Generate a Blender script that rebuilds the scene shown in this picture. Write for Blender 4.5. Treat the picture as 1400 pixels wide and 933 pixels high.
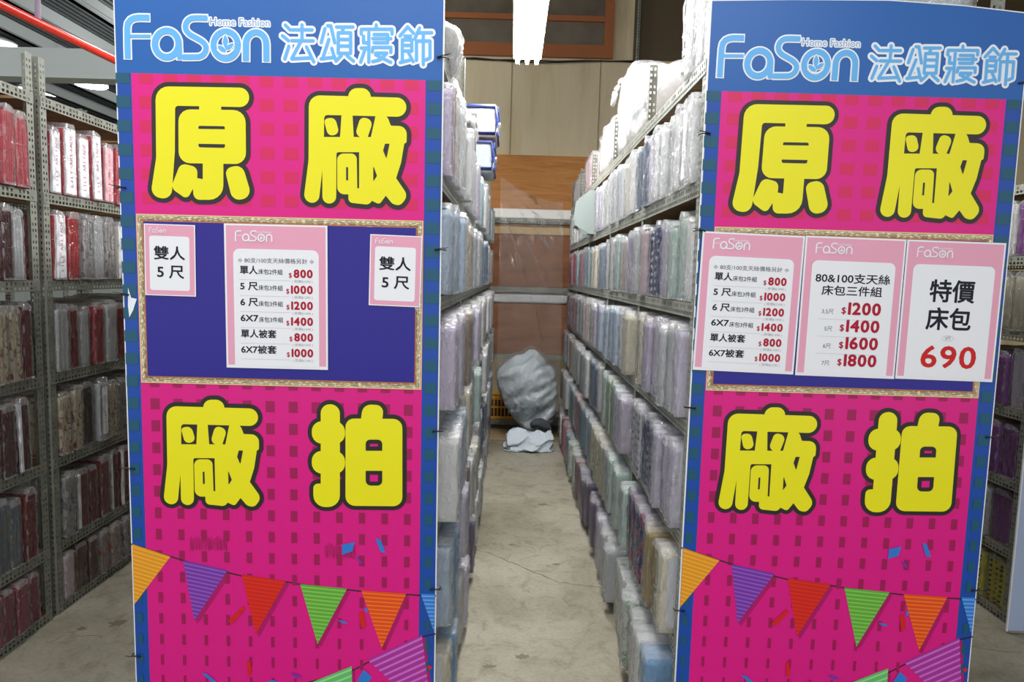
import bpy, bmesh, math, random
import numpy as np
from mathutils import Matrix, Vector, noise
from mathutils.geometry import tessellate_polygon
R_ = math.radians; noise.seed_set(7)
S = bpy.context.scene
COL = S.collection
for _o in list(bpy.data.objects): bpy.data.objects.remove(_o)

# ------------------------------------------------------------------ camera, world, lights, exposure
F, PITCH, ROLL, YAW, EYE = 936.823, R_(5.4293), R_(1.5652), R_(-0.1786), 1.6
CAMR = Matrix.Rotation(YAW, 3, 'Z') @ Matrix.Rotation(math.pi/2-PITCH, 3, 'X') @ Matrix.Rotation(ROLL, 3, 'Z')
cam = bpy.data.cameras.new('camera'); camo = bpy.data.objects.new('camera', cam); COL.objects.link(camo)
cam.sensor_width = 36; cam.lens = 36*F/1400; cam.clip_start = .05; cam.clip_end = 100
camo.matrix_world = Matrix.Translation((0, 0, EYE)) @ CAMR.to_4x4()
S.camera = camo
S.view_settings.view_transform = 'Standard'; S.view_settings.look = 'None'
S.view_settings.gamma = 1; S.view_settings.use_curve_mapping = False
S.view_settings.exposure = 0.0
w = bpy.data.worlds.new('world'); S.world = w; w.use_nodes = True
w.node_tree.nodes['Background'].inputs[0].default_value = (.93, .97, 1, 1)
w.node_tree.nodes['Background'].inputs[1].default_value = 1.05
def area(name, loc, sx, sy, power, rot=(0, 0, 0), col=(1, .985, .96)):
    l = bpy.data.lights.new(name, 'AREA'); l.shape = 'RECTANGLE'; l.size = sx; l.size_y = sy; l.energy = power; l.color = col
    o = bpy.data.objects.new(name, l); o.location = loc; o.rotation_euler = rot; COL.objects.link(o); return o
TUBE = 205.0            # emission of the fluorescent tubes
area('front_hall_lamp', (-.9, -.9, 3.5), 1.2, .5, 22)
area('front_hall_lamp', (1.3, -.7, 3.5), 1.2, .5, 22)
area('left_aisle_lamp', (-1.62, 1.2, 3.4), .3, 1.2, 28)
area('left_aisle_lamp', (-1.62, 4.6, 3.4), .3, 1.2, 34)
area('right_aisle_lamp', (1.95, 3.6, 3.4), .3, 1.2, 42)
area('unseen_aisle_lamp', (.068, 1.2, 3.4), .3, 1.2, 18)
area('unseen_aisle_lamp', (.068, 2.7, 3.25), .2, 1.2, 46)  # both aisle lights are unseen; this one added to brighten the pack spines
area('left_hall_lamp', (-5.5, 2.0, 4.6), 1.5, 1.5, 120)
def point_fill(loc, power, r=.15):  # unseen point lights added to brighten the hall roof and girder
    l = bpy.data.lights.new('hall_lamp', 'POINT'); l.energy = power; l.shadow_soft_size = r; l.color = (.95, 1, 1)
    o = bpy.data.objects.new('hall_lamp', l); o.location = loc; COL.objects.link(o)
for loc, pw in (((-3.2, 6.5, 4.2), 160), ((-4.6, 11, 4.2), 240), ((-8.5, 5.5, 4.3), 240), ((-5.5, 15.5, 4.3), 240)): point_fill(loc, pw)

# ------------------------------------------------------------------ helpers
def lin(c):
    return tuple(((x/255)/12.92 if x/255 <= .04045 else ((x/255+.055)/1.055)**2.4) for x in c)
MATS = {}
def mat(name, rgb, rough=.6, spec=.4, metal=0, coat=0):
    if name in MATS: return MATS[name]
    m = bpy.data.materials.new(name); m.use_nodes = True
    b = m.node_tree.nodes['Principled BSDF']
    b.inputs['Base Color'].default_value = (*lin(rgb), 1); b.inputs['Roughness'].default_value = rough
    b.inputs['Specular IOR Level'].default_value = spec; b.inputs['Metallic'].default_value = metal
    b.inputs['Coat Weight'].default_value = coat
    MATS[name] = m; return m
def N(m, t, **kw):
    n = m.node_tree.nodes.new(t)
    for k, v in kw.items():
        if hasattr(n, k): setattr(n, k, v)
    return n
def LK(m, a, b): m.node_tree.links.new(a, b)
def coords(m, scale=(1, 1, 1), rot=(0, 0, 0), kind='Object'):
    tc = N(m, 'ShaderNodeTexCoord'); mp = N(m, 'ShaderNodeMapping')
    mp.inputs['Scale'].default_value = scale; mp.inputs['Rotation'].default_value = rot
    LK(m, tc.outputs[kind], mp.inputs['Vector']); return mp.outputs['Vector']
def noise_col(m, vec, scale, cols, pos, detail=6, rough=.6, dist=0):
    n = N(m, 'ShaderNodeTexNoise'); n.inputs['Scale'].default_value = scale; n.inputs['Detail'].default_value = detail
    n.inputs['Roughness'].default_value = rough; n.inputs['Distortion'].default_value = dist
    LK(m, vec, n.inputs['Vector'])
    r = N(m, 'ShaderNodeValToRGB'); r.color_ramp.elements[0].position = pos[0]; r.color_ramp.elements[1].position = pos[-1]
    for i in range(1, len(pos)-1): r.color_ramp.elements.new(pos[i])
    for e, c in zip(r.color_ramp.elements, cols): e.color = (*lin(c), 1)
    LK(m, n.outputs['Fac'], r.inputs['Fac']); return r.outputs['Color'], n.outputs['Fac']
def bump(m, fac, strength, dist=.01):
    b = N(m, 'ShaderNodeBump'); b.inputs['Strength'].default_value = strength; b.inputs['Distance'].default_value = dist
    LK(m, fac, b.inputs['Height']); LK(m, b.outputs['Normal'], m.node_tree.nodes['Principled BSDF'].inputs['Normal'])
def mixc(m, a, b, fac, mode='MIX'):
    x = N(m, 'ShaderNodeMix'); x.data_type = 'RGBA'; x.blend_type = mode
    for s, v in ((x.inputs[0], fac), (x.inputs[6], a), (x.inputs[7], b)):
        if hasattr(v, 'is_linked'): LK(m, v, s)
        elif isinstance(v, (int, float)): s.default_value = v
        else: s.default_value = (*lin(v), 1)
    return x.outputs[2]

class MB:
    """collects faces with material slots into one mesh"""
    def __init__(s): s.v = []; s.f = []; s.mi = []; s.mats = []; s.k = 0; s.sm = []
    def slot(s, m):
        if m not in s.mats: s.mats.append(m)
        return s.mats.index(m)
    def add(s, verts, faces, m, smooth=False):
        b = len(s.v); i = s.slot(m)
        s.v += [tuple(v) for v in verts]
        for f in faces: s.f.append([b+q for q in f]); s.mi.append(i); s.sm.append(smooth)
    def box(s, lo, hi, m):
        x0, y0, z0 = lo; x1, y1, z1 = hi
        s.add([(x0,y0,z0),(x1,y0,z0),(x1,y1,z0),(x0,y1,z0),(x0,y0,z1),(x1,y0,z1),(x1,y1,z1),(x0,y1,z1)],
              [(3,2,1,0),(4,5,6,7),(0,1,5,4),(1,2,6,5),(2,3,7,6),(3,0,4,7)], m)
    def bevbox(s, lo, hi, m, r=.004, seg=2):
        bm = bmesh.new(); bmesh.ops.create_cube(bm, size=1)
        for v in bm.verts: v.co = Vector([(lo[i]+hi[i])/2 + v.co[i]*(hi[i]-lo[i]) for i in range(3)])
        bmesh.ops.bevel(bm, geom=list(bm.edges), offset=r, segments=seg, affect='EDGES', profile=.5)
        bm.verts.ensure_lookup_table()
        s.add([v.co[:] for v in bm.verts], [[v.index for v in f.verts] for f in bm.faces], m); bm.free()
    def tube(s, pts, r, m, n=8, cap=True):
        pts = [Vector(p) for p in pts]; rings = []
        up = Vector((0, 0, 1))
        for i, p in enumerate(pts):
            d = (pts[min(i+1, len(pts)-1)]-pts[max(i-1, 0)]).normalized()
            a = d.cross(up if abs(d.z) < .95 else Vector((1, 0, 0))).normalized(); c = d.cross(a)
            rr = r[i] if isinstance(r, (list, tuple)) else r
            rings.append([p+rr*(a*math.cos(2*math.pi*j/n)+c*math.sin(2*math.pi*j/n)) for j in range(n)])
        vs = [v for q in rings for v in q]; fs = []
        for i in range(len(pts)-1):
            for j in range(n): fs.append((i*n+j, i*n+(j+1) % n, (i+1)*n+(j+1) % n, (i+1)*n+j))
        if cap: fs += [tuple(range(n))[::-1], tuple(range((len(pts)-1)*n, len(pts)*n))]
        s.add(vs, fs, m, True)
    # flat print layers: (u, v) drawn at depth wl in front of the sheet; local y points away from the viewer
    def poly(s, pts, wl, m):
        pts = [tuple(p) for p in pts]
        q = []
        for p in pts:
            if not q or (abs(p[0]-q[-1][0])+abs(p[1]-q[-1][1])) > 1e-7: q.append(p)
        if abs(q[0][0]-q[-1][0])+abs(q[0][1]-q[-1][1]) < 1e-7: q.pop()
        s.k += 1; y = -(wl+s.k*2e-6)
        tris = tessellate_polygon([[Vector((p[0], p[1], 0)) for p in q]])
        out = []
        for t in tris:
            a, b, c = [q[i] for i in t]
            cr = (b[0]-a[0])*(c[1]-a[1])-(b[1]-a[1])*(c[0]-a[0])
            out.append(t if cr > 0 else t[::-1])
        s.add([(p[0], y, p[1]) for p in q], out, m)
    def rect(s, u0, v0, u1, v1, wl, m): s.poly([(u0, v0), (u1, v0), (u1, v1), (u0, v1)], wl, m)
    def stroke(s, pts, r, wl, m, closed=False, cap=True):
        n = len(pts)
        segs = [(pts[i], pts[i+1]) for i in range(n-1)] + ([(pts[-1], pts[0])] if closed else [])
        for a, b in segs:
            dx, dy = b[0]-a[0], b[1]-a[1]; L = math.hypot(dx, dy)
            if L < 1e-7: continue
            px, py = -dy/L*r, dx/L*r
            s.poly([(a[0]+px, a[1]+py), (a[0]-px, a[1]-py), (b[0]-px, b[1]-py), (b[0]+px, b[1]+py)], wl, m)
        for i, p in enumerate(pts):
            if not cap and not closed and i in (0, n-1): continue
            s.poly([(p[0]+r*math.cos(t*math.pi/7), p[1]+r*math.sin(t*math.pi/7)) for t in range(14)], wl, m)
    def text(s, body, u, v, size, wl, m, align='LEFT', bold=0.0, width=None, height=None):
        vs, fs = glyphs(body, 0)
        if not len(vs): return
        x0, x1 = min(p[0] for p in vs), max(p[0] for p in vs); z0, z1 = min(p[1] for p in vs), max(p[1] for p in vs)
        sx = sy = size
        if height: sy = sx = height/(z1-z0)
        if width: sx = width/(x1-x0)
        ox = {'LEFT': x0, 'CENTER': (x0+x1)/2, 'RIGHT': x1}[align]
        oz = z0 if height else 0
        n = 8 if bold > 0 else 1        # bold: the letter drawn again all round its own edge
        for j in range(n):
            s.k += 1; y = -(wl+s.k*2e-6)
            dx, dy = bold*math.cos(2*math.pi*j/n), bold*math.sin(2*math.pi*j/n)
            s.add([(u+(p[0]-ox+dx)*sx, y, v+(p[1]-oz+dy)*sy) for p in vs], fs, m)
    def build(s, name, parent=None, loc=None):
        me = bpy.data.meshes.new(name); me.from_pydata(s.v, [], s.f)
        for m in s.mats: me.materials.append(m)
        me.polygons.foreach_set('material_index', s.mi); me.polygons.foreach_set('use_smooth', s.sm); me.update()
        return link(name, me, parent, loc)
def link(name, me, parent=None, loc=None):
    o = bpy.data.objects.new(name, me); COL.objects.link(o)
    if parent: o.parent = parent
    if loc: o.location = loc
    return o
_gl = {}
def glyphs(body, bold):
    if (body, bold) in _gl: return _gl[(body, bold)]
    c = bpy.data.curves.new('lettering', 'FONT'); c.body = body; c.size = 1; c.resolution_u = 3; c.offset = bold
    o = bpy.data.objects.new('lettering', c); COL.objects.link(o)
    bpy.context.view_layer.update()
    me = bpy.data.meshes.new_from_object(o.evaluated_get(bpy.context.evaluated_depsgraph_get()))
    vs = [(v.co.x, v.co.y) for v in me.vertices]; fs = []
    for p in me.polygons:
        f = list(p.vertices); n = p.normal.z
        fs.append(f if n > 0 else f[::-1])
    bpy.data.objects.remove(o); bpy.data.curves.remove(c); bpy.data.meshes.remove(me)
    _gl[(body, bold)] = (vs, fs); return vs, fs
def tag(o, label=None, cat=None, group=None, kind=None):
    if label: o['label'] = label
    if cat: o['category'] = cat
    if group: o['group'] = group
    if kind: o['kind'] = kind
    return o
def empty(name, loc=(0, 0, 0), rz=0):
    o = bpy.data.objects.new(name, None); o.empty_display_size = .05; COL.objects.link(o)
    o.location = loc; o.rotation_euler = (0, 0, rz); return o
def struct(o): o['kind'] = 'structure'; return o
def rounded(pts, n=5):
    """polygon from (x, y, radius) corners"""
    out = []; k = len(pts)
    for i, (x, y, r) in enumerate(pts):
        if r <= 0: out.append((x, y)); continue
        a = Vector(pts[i-1][:2])-Vector((x, y)); b = Vector(pts[(i+1) % k][:2])-Vector((x, y))
        la, lb = a.length, b.length; a.normalize(); b.normalize()
        ang = a.angle(b); t = min(r/math.tan(ang/2) if ang < 3.1 else 0, la*.499, lb*.499)
        if t <= 1e-6: out.append((x, y)); continue
        p0 = Vector((x, y))+a*t; p1 = Vector((x, y))+b*t; c = Vector((x, y))
        # circular-like corner through a rational quadratic
        wgt = math.sin(ang/2)
        for j in range(n+1):
            s = j/n; den = (1-s)**2+2*s*(1-s)*wgt+s*s
            q = (p0*(1-s)**2+c*(2*s*(1-s)*wgt)+p1*s*s)/den
            out.append((q.x, q.y))
    return out
def spline(pts, n=5, closed=False):
    out = []; k = len(pts); P = lambda i: Vector(pts[i % k] if closed else pts[max(0, min(k-1, i))])
    for i in range(k if closed else k-1):
        a, b, c, d = P(i-1), P(i), P(i+1), P(i+2)
        for j in range(n):
            t = j/n
            q = .5*((2*b)+(c-a)*t+(2*a-5*b+4*c-d)*t*t+(3*b-a-3*c+d)*t**3); out.append(tuple(q))
    if not closed: out.append(tuple(pts[-1]))
    return out
def clip(poly, nx, ny, c):      # keep nx*x+ny*y >= c
    out = []
    for i in range(len(poly)):
        a, b = poly[i], poly[(i+1) % len(poly)]; da = nx*a[0]+ny*a[1]-c; db = nx*b[0]+ny*b[1]-c
        if da >= 0: out.append(a)
        if da*db < 0: t = da/(da-db); out.append((a[0]+(b[0]-a[0])*t, a[1]+(b[1]-a[1])*t))
    return out

# ------------------------------------------------------------------ materials
concrete = mat('concrete', (160, 155, 140), .55, .35)
v = coords(concrete, (1, 1, 1))
c1, f1 = noise_col(concrete, v, 1.3, [(114, 109, 93), (154, 149, 133), (174, 170, 158)], [.3, .52, .75], 8, .62, .4)
c2, f2 = noise_col(concrete, v, 9, [(150, 142, 124), (255, 255, 255)], [.33, .5], 6, .7, .8)
LK(concrete, mixc(concrete, c1, c2, .45, 'MULTIPLY'), concrete.node_tree.nodes['Principled BSDF'].inputs['Base Color'])
c3, f3 = noise_col(concrete, v, 55, [(168, 164, 152), (255, 255, 255)], [.38, .55], 4, .7)
LK(concrete, mixc(concrete, mixc(concrete, c1, c2, .45, 'MULTIPLY'), c3, .22, 'MULTIPLY'), concrete.node_tree.nodes['Principled BSDF'].inputs['Base Color'])
nb = N(concrete, 'ShaderNodeTexNoise'); nb.inputs['Scale'].default_value = 40; nb.inputs['Detail'].default_value = 8; LK(concrete, v, nb.inputs['Vector']); bump(concrete, nb.outputs['Fac'], .25, .004)
wallm = mat('beige_panel_board', (196, 180, 148), .6, .3)
v = coords(wallm, (2.2, 2.2, .35))
c1, f1 = noise_col(wallm, v, 2, [(192, 174, 138), (214, 198, 164), (222, 208, 178)], [.3, .5, .72], 7, .6, .3)
LK(wallm, c1, wallm.node_tree.nodes['Principled BSDF'].inputs['Base Color'])
plym = mat('orange_plywood', (190, 128, 62), .5, .3)
v = coords(plym, (.6, .6, 6))
c1, f1 = noise_col(plym, v, 2.5, [(172, 108, 48), (197, 132, 66), (206, 146, 80)], [.3, .52, .75], 8, .6, 1.2)
LK(plym, c1, plym.node_tree.nodes['Principled BSDF'].inputs['Base Color'])
woodframe = mat('red_brown_timber', (160, 98, 60), .5, .3)
fogglass = mat('dusty_frosted_glass', (104, 94, 80), .35, .5)
v = coords(fogglass); c1, f1 = noise_col(fogglass, v, 1.5, [(84, 74, 60), (124, 114, 100)], [.3, .7]); LK(fogglass, c1, fogglass.node_tree.nodes['Principled BSDF'].inputs['Base Color'])
darkpanel = mat('dark_brown_panel', (92, 78, 58), .45, .4)
paintgrey = mat('pale_grey_wall', (176, 180, 178), .7, .2)
roofm = mat('dark_roof_sheet', (62, 64, 66), .6, .2)
v = coords(roofm, (1, 1, 1)); wv = N(roofm, 'ShaderNodeTexWave'); wv.bands_direction = 'X'; wv.inputs['Scale'].default_value = 3.2; LK(roofm, v, wv.inputs['Vector']); bump(roofm, wv.outputs['Fac'], 1, .04)
purlin = mat('galvanised_purlin', (150, 152, 150), .5, .4)
steel = mat('grey_slotted_steel', (130, 134, 126), .45, .45)
v = coords(steel); c1, f1 = noise_col(steel, v, 14, [(120, 123, 114), (142, 145, 136)], [.35, .65]); LK(steel, c1, steel.node_tree.nodes['Principled BSDF'].inputs['Base Color'])
chip = mat('brown_shelf_board', (150, 122, 88), .75, .2)
v = coords(chip, (1, 6, 6)); c1, f1 = noise_col(chip, v, 8, [(112, 86, 58), (165, 138, 102)], [.3, .7]); LK(chip, c1, chip.node_tree.nodes['Principled BSDF'].inputs['Base Color'])
cardboard = mat('brown_cardboard', (156, 100, 64), .8, .15)
v = coords(cardboard, (1, 1, 3)); c1, f1 = noise_col(cardboard, v, 3, [(118, 76, 50), (142, 97, 70)], [.35, .65]); LK(cardboard, c1, cardboard.node_tree.nodes['Principled BSDF'].inputs['Base Color'])
def emit(name, rgb, k):
    m = bpy.data.materials.new(name); m.use_nodes = True; nt = m.node_tree; nt.nodes.clear()
    e = nt.nodes.new('ShaderNodeEmission'); e.inputs[0].default_value = (*rgb, 1); e.inputs[1].default_value = k
    o = nt.nodes.new('ShaderNodeOutputMaterial'); nt.links.new(e.outputs[0], o.inputs[0]); return m
tube_m = emit('lit_tube', (1, .985, .96), TUBE)
hall_lamp_m = emit('lit_hall_lamp', (.95, 1, 1), 14)
white_enamel = mat('white_enamel', (235, 235, 232), .35, .5)
redpaint = mat('red_gloss_pipe', (200, 40, 30), .3, .5)
black = mat('black_plastic', (22, 22, 24), .4, .5)
yellowcrate = mat('yellow_crate_plastic', (206, 150, 40), .45, .5)

def film(name, haze, gl, rough, scale=26, bstr=.9, fm=.6):
    m = bpy.data.materials.new(name); m.use_nodes = True; nt = m.node_tree; nt.nodes.clear()
    nn = lambda t: nt.nodes.new(t)
    out = nn('ShaderNodeOutputMaterial'); tr = nn('ShaderNodeBsdfTransparent'); tr.inputs[0].default_value = (.985, .99, .99, 1)
    gs = nn('ShaderNodeBsdfGlossy'); gs.inputs['Roughness'].default_value = rough; gs.inputs[0].default_value = (1, 1, 1, 1)
    df = nn('ShaderNodeAddShader'); d1 = nn('ShaderNodeBsdfDiffuse'); d1.inputs[0].default_value = (.5, .51, .52, 1); d2 = nn('ShaderNodeBsdfTranslucent'); d2.inputs[0].default_value = (.45, .46, .47, 1); nt.links.new(d1.outputs[0], df.inputs[0]); nt.links.new(d2.outputs[0], df.inputs[1])
    tc = nn('ShaderNodeTexCoord'); mp = nn('ShaderNodeMapping'); mp.inputs['Scale'].default_value = (1, 1, .45)
    nz = nn('ShaderNodeTexNoise'); nz.inputs['Scale'].default_value = scale; nz.inputs['Detail'].default_value = 3; nz.inputs['Distortion'].default_value = 1.5
    bp = nn('ShaderNodeBump'); bp.inputs['Strength'].default_value = bstr; bp.inputs['Distance'].default_value = .02
    fr = nn('ShaderNodeFresnel'); fr.inputs['IOR'].default_value = 1.42
    mul = nn('ShaderNodeMath'); mul.operation = 'MULTIPLY_ADD'; mul.inputs[1].default_value = fm; mul.inputs[2].default_value = gl; mul.use_clamp = True
    m1 = nn('ShaderNodeMixShader'); m1.inputs[0].default_value = haze; m2 = nn('ShaderNodeMixShader')
    L = nt.links.new
    L(tc.outputs['Object'], mp.inputs[0]); L(mp.outputs[0], nz.inputs['Vector']); L(nz.outputs['Fac'], bp.inputs['Height'])
    L(bp.outputs[0], gs.inputs['Normal']); L(bp.outputs[0], fr.inputs['Normal']); L(fr.outputs[0], mul.inputs[0])
    L(tr.outputs[0], m1.inputs[1]); L(df.outputs[0], m1.inputs[2]); L(mul.outputs[0], m2.inputs[0])
    L(m1.outputs[0], m2.inputs[1]); L(gs.outputs[0], m2.inputs[2]); L(m2.outputs[0], out.inputs[0]); return m
film_m = film('clear_plastic_film', .03, .04, .07, 60, .8, .75)
seam_m = film('creased_film_edge', .30, .08, .12, 60, 1, .8)
sheet_film = film('draped_plastic_sheet', .09, .015, .25, 7, 1, .4)

def fabric(key, rgb, pattern=None, rgb2=None):
    m = mat('fabric_'+key, rgb, .85, .15)
    if 'built' in m: return m
    m['built'] = 1
    b = m.node_tree.nodes['Principled BSDF']
    v = coords(m, (1, 1, 1)); base = rgb
    if pattern == 'floral':
        c, f = noise_col(m, v, 32, [rgb, rgb, rgb2], [.4, .52, .62], 2, .5, 1.0); base = c
    elif pattern == 'dots':
        vo = N(m, 'ShaderNodeTexVoronoi'); vo.inputs['Scale'].default_value = 34; vo.inputs['Randomness'].default_value = .25
        LK(m, v, vo.inputs['Vector'])
        r = N(m, 'ShaderNodeValToRGB'); r.color_ramp.interpolation = 'CONSTANT'
        r.color_ramp.elements[0].color = (*lin(rgb2), 1); r.color_ramp.elements[1].color = (*lin(rgb), 1); r.color_ramp.elements[1].position = .27
        LK(m, vo.outputs['Distance'], r.inputs['Fac']); base = r.outputs['Color']
    elif pattern == 'stripe':
        wv = N(m, 'ShaderNodeTexWave'); wv.bands_direction = 'Y'; wv.inputs['Scale'].default_value = 22; LK(m, v, wv.inputs['Vector'])
        base = mixc(m, rgb, rgb2, wv.outputs['Fac'])
    oi = N(m, 'ShaderNodeObjectInfo'); mr = N(m, 'ShaderNodeMapRange'); mr.inputs['To Min'].default_value = .90; mr.inputs['To Max'].default_value = 1.08
    LK(m, oi.outputs['Random'], mr.inputs['Value'])
    hs = N(m, 'ShaderNodeHueSaturation'); LK(m, mr.outputs['Result'], hs.inputs['Value'])
    if hasattr(base, 'is_linked'): LK(m, base, hs.inputs['Color'])
    else: hs.inputs['Color'].default_value = (*lin(base), 1)
    LK(m, hs.outputs['Color'], b.inputs['Base Color'])
    nz = N(m, 'ShaderNodeTexNoise'); nz.inputs['Scale'].default_value = 26; nz.inputs['Detail'].default_value = 5; nz.inputs['Distortion'].default_value = 1.6; LK(m, v, nz.inputs['Vector']); bump(m, nz.outputs['Fac'], .9, .009)
    return m
FAB = {  # key: (words for the label, rgb, pattern, second colour)
 'white': ('white', (232, 232, 233), None, None), 'ivory': ('ivory', (232, 226, 208), None, None), 'greyw': ('pale grey', (208, 210, 213), None, None),
 'lilac': ('pale lilac', (216, 210, 226), None, None), 'lilacst': ('lilac striped', (206, 196, 216), 'stripe', (170, 158, 190)), 'pblue': ('pale blue', (198, 213, 232), None, None),
 'mint': ('pale mint', (204, 221, 215), None, None), 'blush': ('blush pink', (226, 207, 213), None, None), 'rose': ('dusty rose', (186, 118, 138), None, None),
 'mauve': ('mauve', (150, 118, 128), None, None), 'slate': ('slate blue', (108, 122, 146), None, None), 'steelb': ('blue grey', (146, 158, 176), None, None),
 'grey': ('mid grey', (158, 160, 166), None, None), 'navy': ('navy', (52, 64, 112), None, None), 'navydot': ('navy and white dotted', (54, 66, 116), 'dots', (220, 222, 230)),
 'wdot': ('white black-dotted', (216, 214, 222), 'dots', (90, 90, 110)), 'teal': ('teal', (98, 140, 156), None, None), 'aqua': ('pale aqua', (190, 216, 224), None, None),
 'green': ('sage green striped', (196, 208, 190), 'stripe', (130, 158, 118)), 'cream': ('cream', (226, 216, 190), None, None), 'creamfl': ('cream floral', (218, 206, 180), 'floral', (150, 90, 70)),
 'yelfl': ('white and yellow floral', (218, 216, 204), 'floral', (206, 180, 80)), 'whfl': ('white green-sprigged', (222, 224, 222), 'floral', (150, 176, 150)), 'purple': ('violet grey', (118, 104, 136), None, None),
 'navyred': ('navy and red floral', (56, 72, 128), 'floral', (196, 44, 48)), 'gold': ('old gold', (168, 148, 104), None, None), 'blue': ('sky blue', (126, 168, 206), None, None),
 'red': ('red', (176, 40, 52), None, None), 'crimson': ('crimson', (150, 26, 44), None, None), 'dred': ('dark red', (118, 24, 34), None, None), 'maroon': ('maroon', (84, 26, 34), None, None),
 'pinkred': ('rose red', (196, 72, 86), None, None), 'mred': ('wine pink', (150, 60, 78), None, None), 'umber': ('dark umber', (58, 40, 36), None, None), 'greyfl': ('grey floral', (176, 174, 174), 'floral', (120, 104, 118)),
 'gblue': ('dull blue grey', (112, 124, 136), 'floral', (140, 132, 118)), 'orfl': ('grey orange-flowered', (176, 172, 168), 'floral', (206, 104, 76)), 'brown': ('brown', (104, 66, 54), None, None),
 'vivid': ('bright purple', (150, 84, 166), None, None), 'yeldot': ('yellow black-dotted', (206, 198, 66), 'dots', (60, 56, 30)), 'pinkfl': ('pink floral', (206, 170, 172), 'floral', (190, 110, 116)),
 'cleanbl': ('pale blue white', (204, 214, 224), None, None), 'charc': ('charcoal', (78, 80, 88), None, None), 'lav': ('lavender', (219, 209, 230), None, None), 'taupe': ('taupe', (158, 138, 120), None, None),
}
def fab(k): return fabric(k, FAB[k][1], FAB[k][2], FAB[k][3])
card_m = mat('white_paper_card', (232, 232, 238), .5, .3)
card_txt = mat('card_print_red', (158, 112, 128), .6, .2)
card_blk = mat('card_print_grey', (90, 90, 100), .6, .2)

# ------------------------------------------------------------------ the room
b = MB(); b.box((-12, -4, -.1), (7, 18, 0), concrete); floor = struct(b.build('floor'))
crackm = mat('crack_dark', (92, 84, 70), .9, .1); stainm = mat('dark_floor_stain', (112, 104, 86), .6, .3)  # cracks are thin dark ribbons laid on the floor
def crack(pts, wd):
    random.seed(len(pts)*7+int(wd*1e5)); c = MB(); P = []
    for i in range(len(pts)-1):
        a, e = Vector(pts[i]).to_2d(), Vector(pts[i+1]).to_2d(); n = max(2, int((e-a).length/.03))
        for j in range(n): P.append(a.lerp(e, j/n)+Vector((random.uniform(-.008, .008), random.uniform(-.008, .008))))
    P.append(Vector(pts[-1]).to_2d()); vs = []; fs = []
    for i, p in enumerate(P):
        d = (P[min(i+1, len(P)-1)]-P[max(0, i-1)]).normalized(); q = Vector((-d.y, d.x))*wd*random.uniform(.4, 1.2)
        vs += [(p.x+q.x, p.y+q.y, .0006), (p.x-q.x, p.y-q.y, .0006)]
    for i in range(len(P)-1): fs.append((2*i, 2*i+1, 2*i+3, 2*i+2))
    c.add(vs, fs, crackm); return c.build('crack', floor)
# points of the place met by a ray of the photograph (used to take measurements from it)
def ray(px, py):
    return CAMR @ Vector(((px-700)/F, -(py-466.5)/F, -1))
def zpt(px, py, z=0): d = ray(px, py); s = (z-EYE)/d.z; return Vector((d.x*s, d.y*s, z))
def ypt(px, py, y): d = ray(px, py); s = y/d.y; return Vector((d.x*s, y, EYE+d.z*s))
crack([zpt(*p) for p in ((640, 748), (668, 756), (700, 770), (738, 786), (762, 797), (800, 801), (845, 808))], .0035)
crack([zpt(*p) for p in ((668, 678), (690, 676), (716, 679))], .002)
crack([zpt(*p) for p in ((1320, 882), (1350, 889), (1398, 893))], .002)
crack([zpt(*p) for p in ((60, 880), (95, 868), (140, 872))], .0015)
random.seed(3)
for px, py, r in ((742, 690, .03), (714, 898, .022), (700, 745, .02), (160, 853, .03), (670, 912, .02), (112, 860, .018), (760, 772, .02)):
    p = zpt(px, py); s_ = MB(); pts = []
    for k in range(18):
        a = 2*math.pi*k/18; q = r*random.uniform(.45, 1.15); pts.append((p.x+1.5*q*math.cos(a), p.y+q*math.sin(a), .0004))
    s_.add(pts, [tuple(range(18))], stainm); s_.build('stain', floor)

WY = 8.0
def wbox(name, x0, x1, z0, z1, m, y0=WY, y1=WY+.06, r=0):
    b = MB(); (b.bevbox((x0, y0, z0), (x1, y1, z1), m, r) if r else b.box((x0, y0, z0), (x1, y1, z1), m)); return struct(b.build(name))
wallo = MB(); wallo.box((-1.4, WY, 0), (7, WY+.06, 4.06), wallm); wallo.box((1.06, WY, 4.06), (1.30, WY+.06, 5.2), wallm); wall = struct(wallo.build('wall_back'))
seam = MB()
for x in (-1.05, -.06, .94, 1.92): seam.box((x-.004, WY-.004, 2.98), (x+.004, WY, 4.06), mat('panel_joint', (150, 134, 104), .7, .2))
seam.build('panel_joint', wall)
for i, (x0, x1) in enumerate(((-1.35, -.30), (-.295, .92), (.925, 2.1))): wbox('trim_%d' % (i+1), x0, x1, 2.0, 2.975, plym, WY-.02, WY)
# transom window of rust-brown timber with dusty panes
win = MB()
win.box((-1.4, WY-.05, 4.06), (1.07, WY+.06, 4.20), woodframe); win.box((-1.4, WY-.03, 4.46), (.98, WY+.04, 4.52), woodframe); win.box((.97, WY-.05, 4.20), (1.07, WY+.06, 5.2), woodframe)
win.box((-.9, WY-.02, 4.2), (-.85, WY+.04, 4.46), woodframe); win.box((-1.4, WY-.03, 4.95), (.98, WY+.04, 5.2), woodframe)
wo = struct(win.build('window_1'))
pn = MB(); pn.box((-1.4, WY+.01, 4.2), (.97, WY+.02, 4.46), fogglass); pn.build('pane', wo)
pn = MB(); pn.box((-1.4, WY+.01, 4.52), (.97, WY+.02, 4.95), fogglass); pn.build('pane', wo)
wbox('wall_right_of_window', 1.30, 7, 4.06, 5.2, darkpanel)
wall2 = MB(); wall2.box((-1.46, WY, 0), (-1.40, 18, 5.2), paintgrey); struct(wall2.build('wall_side'))
wall3 = MB(); wall3.box((-12, 17.9, 0), (-1.4, 18, 5.2), paintgrey); struct(wall3.build('wall_far'))
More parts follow.
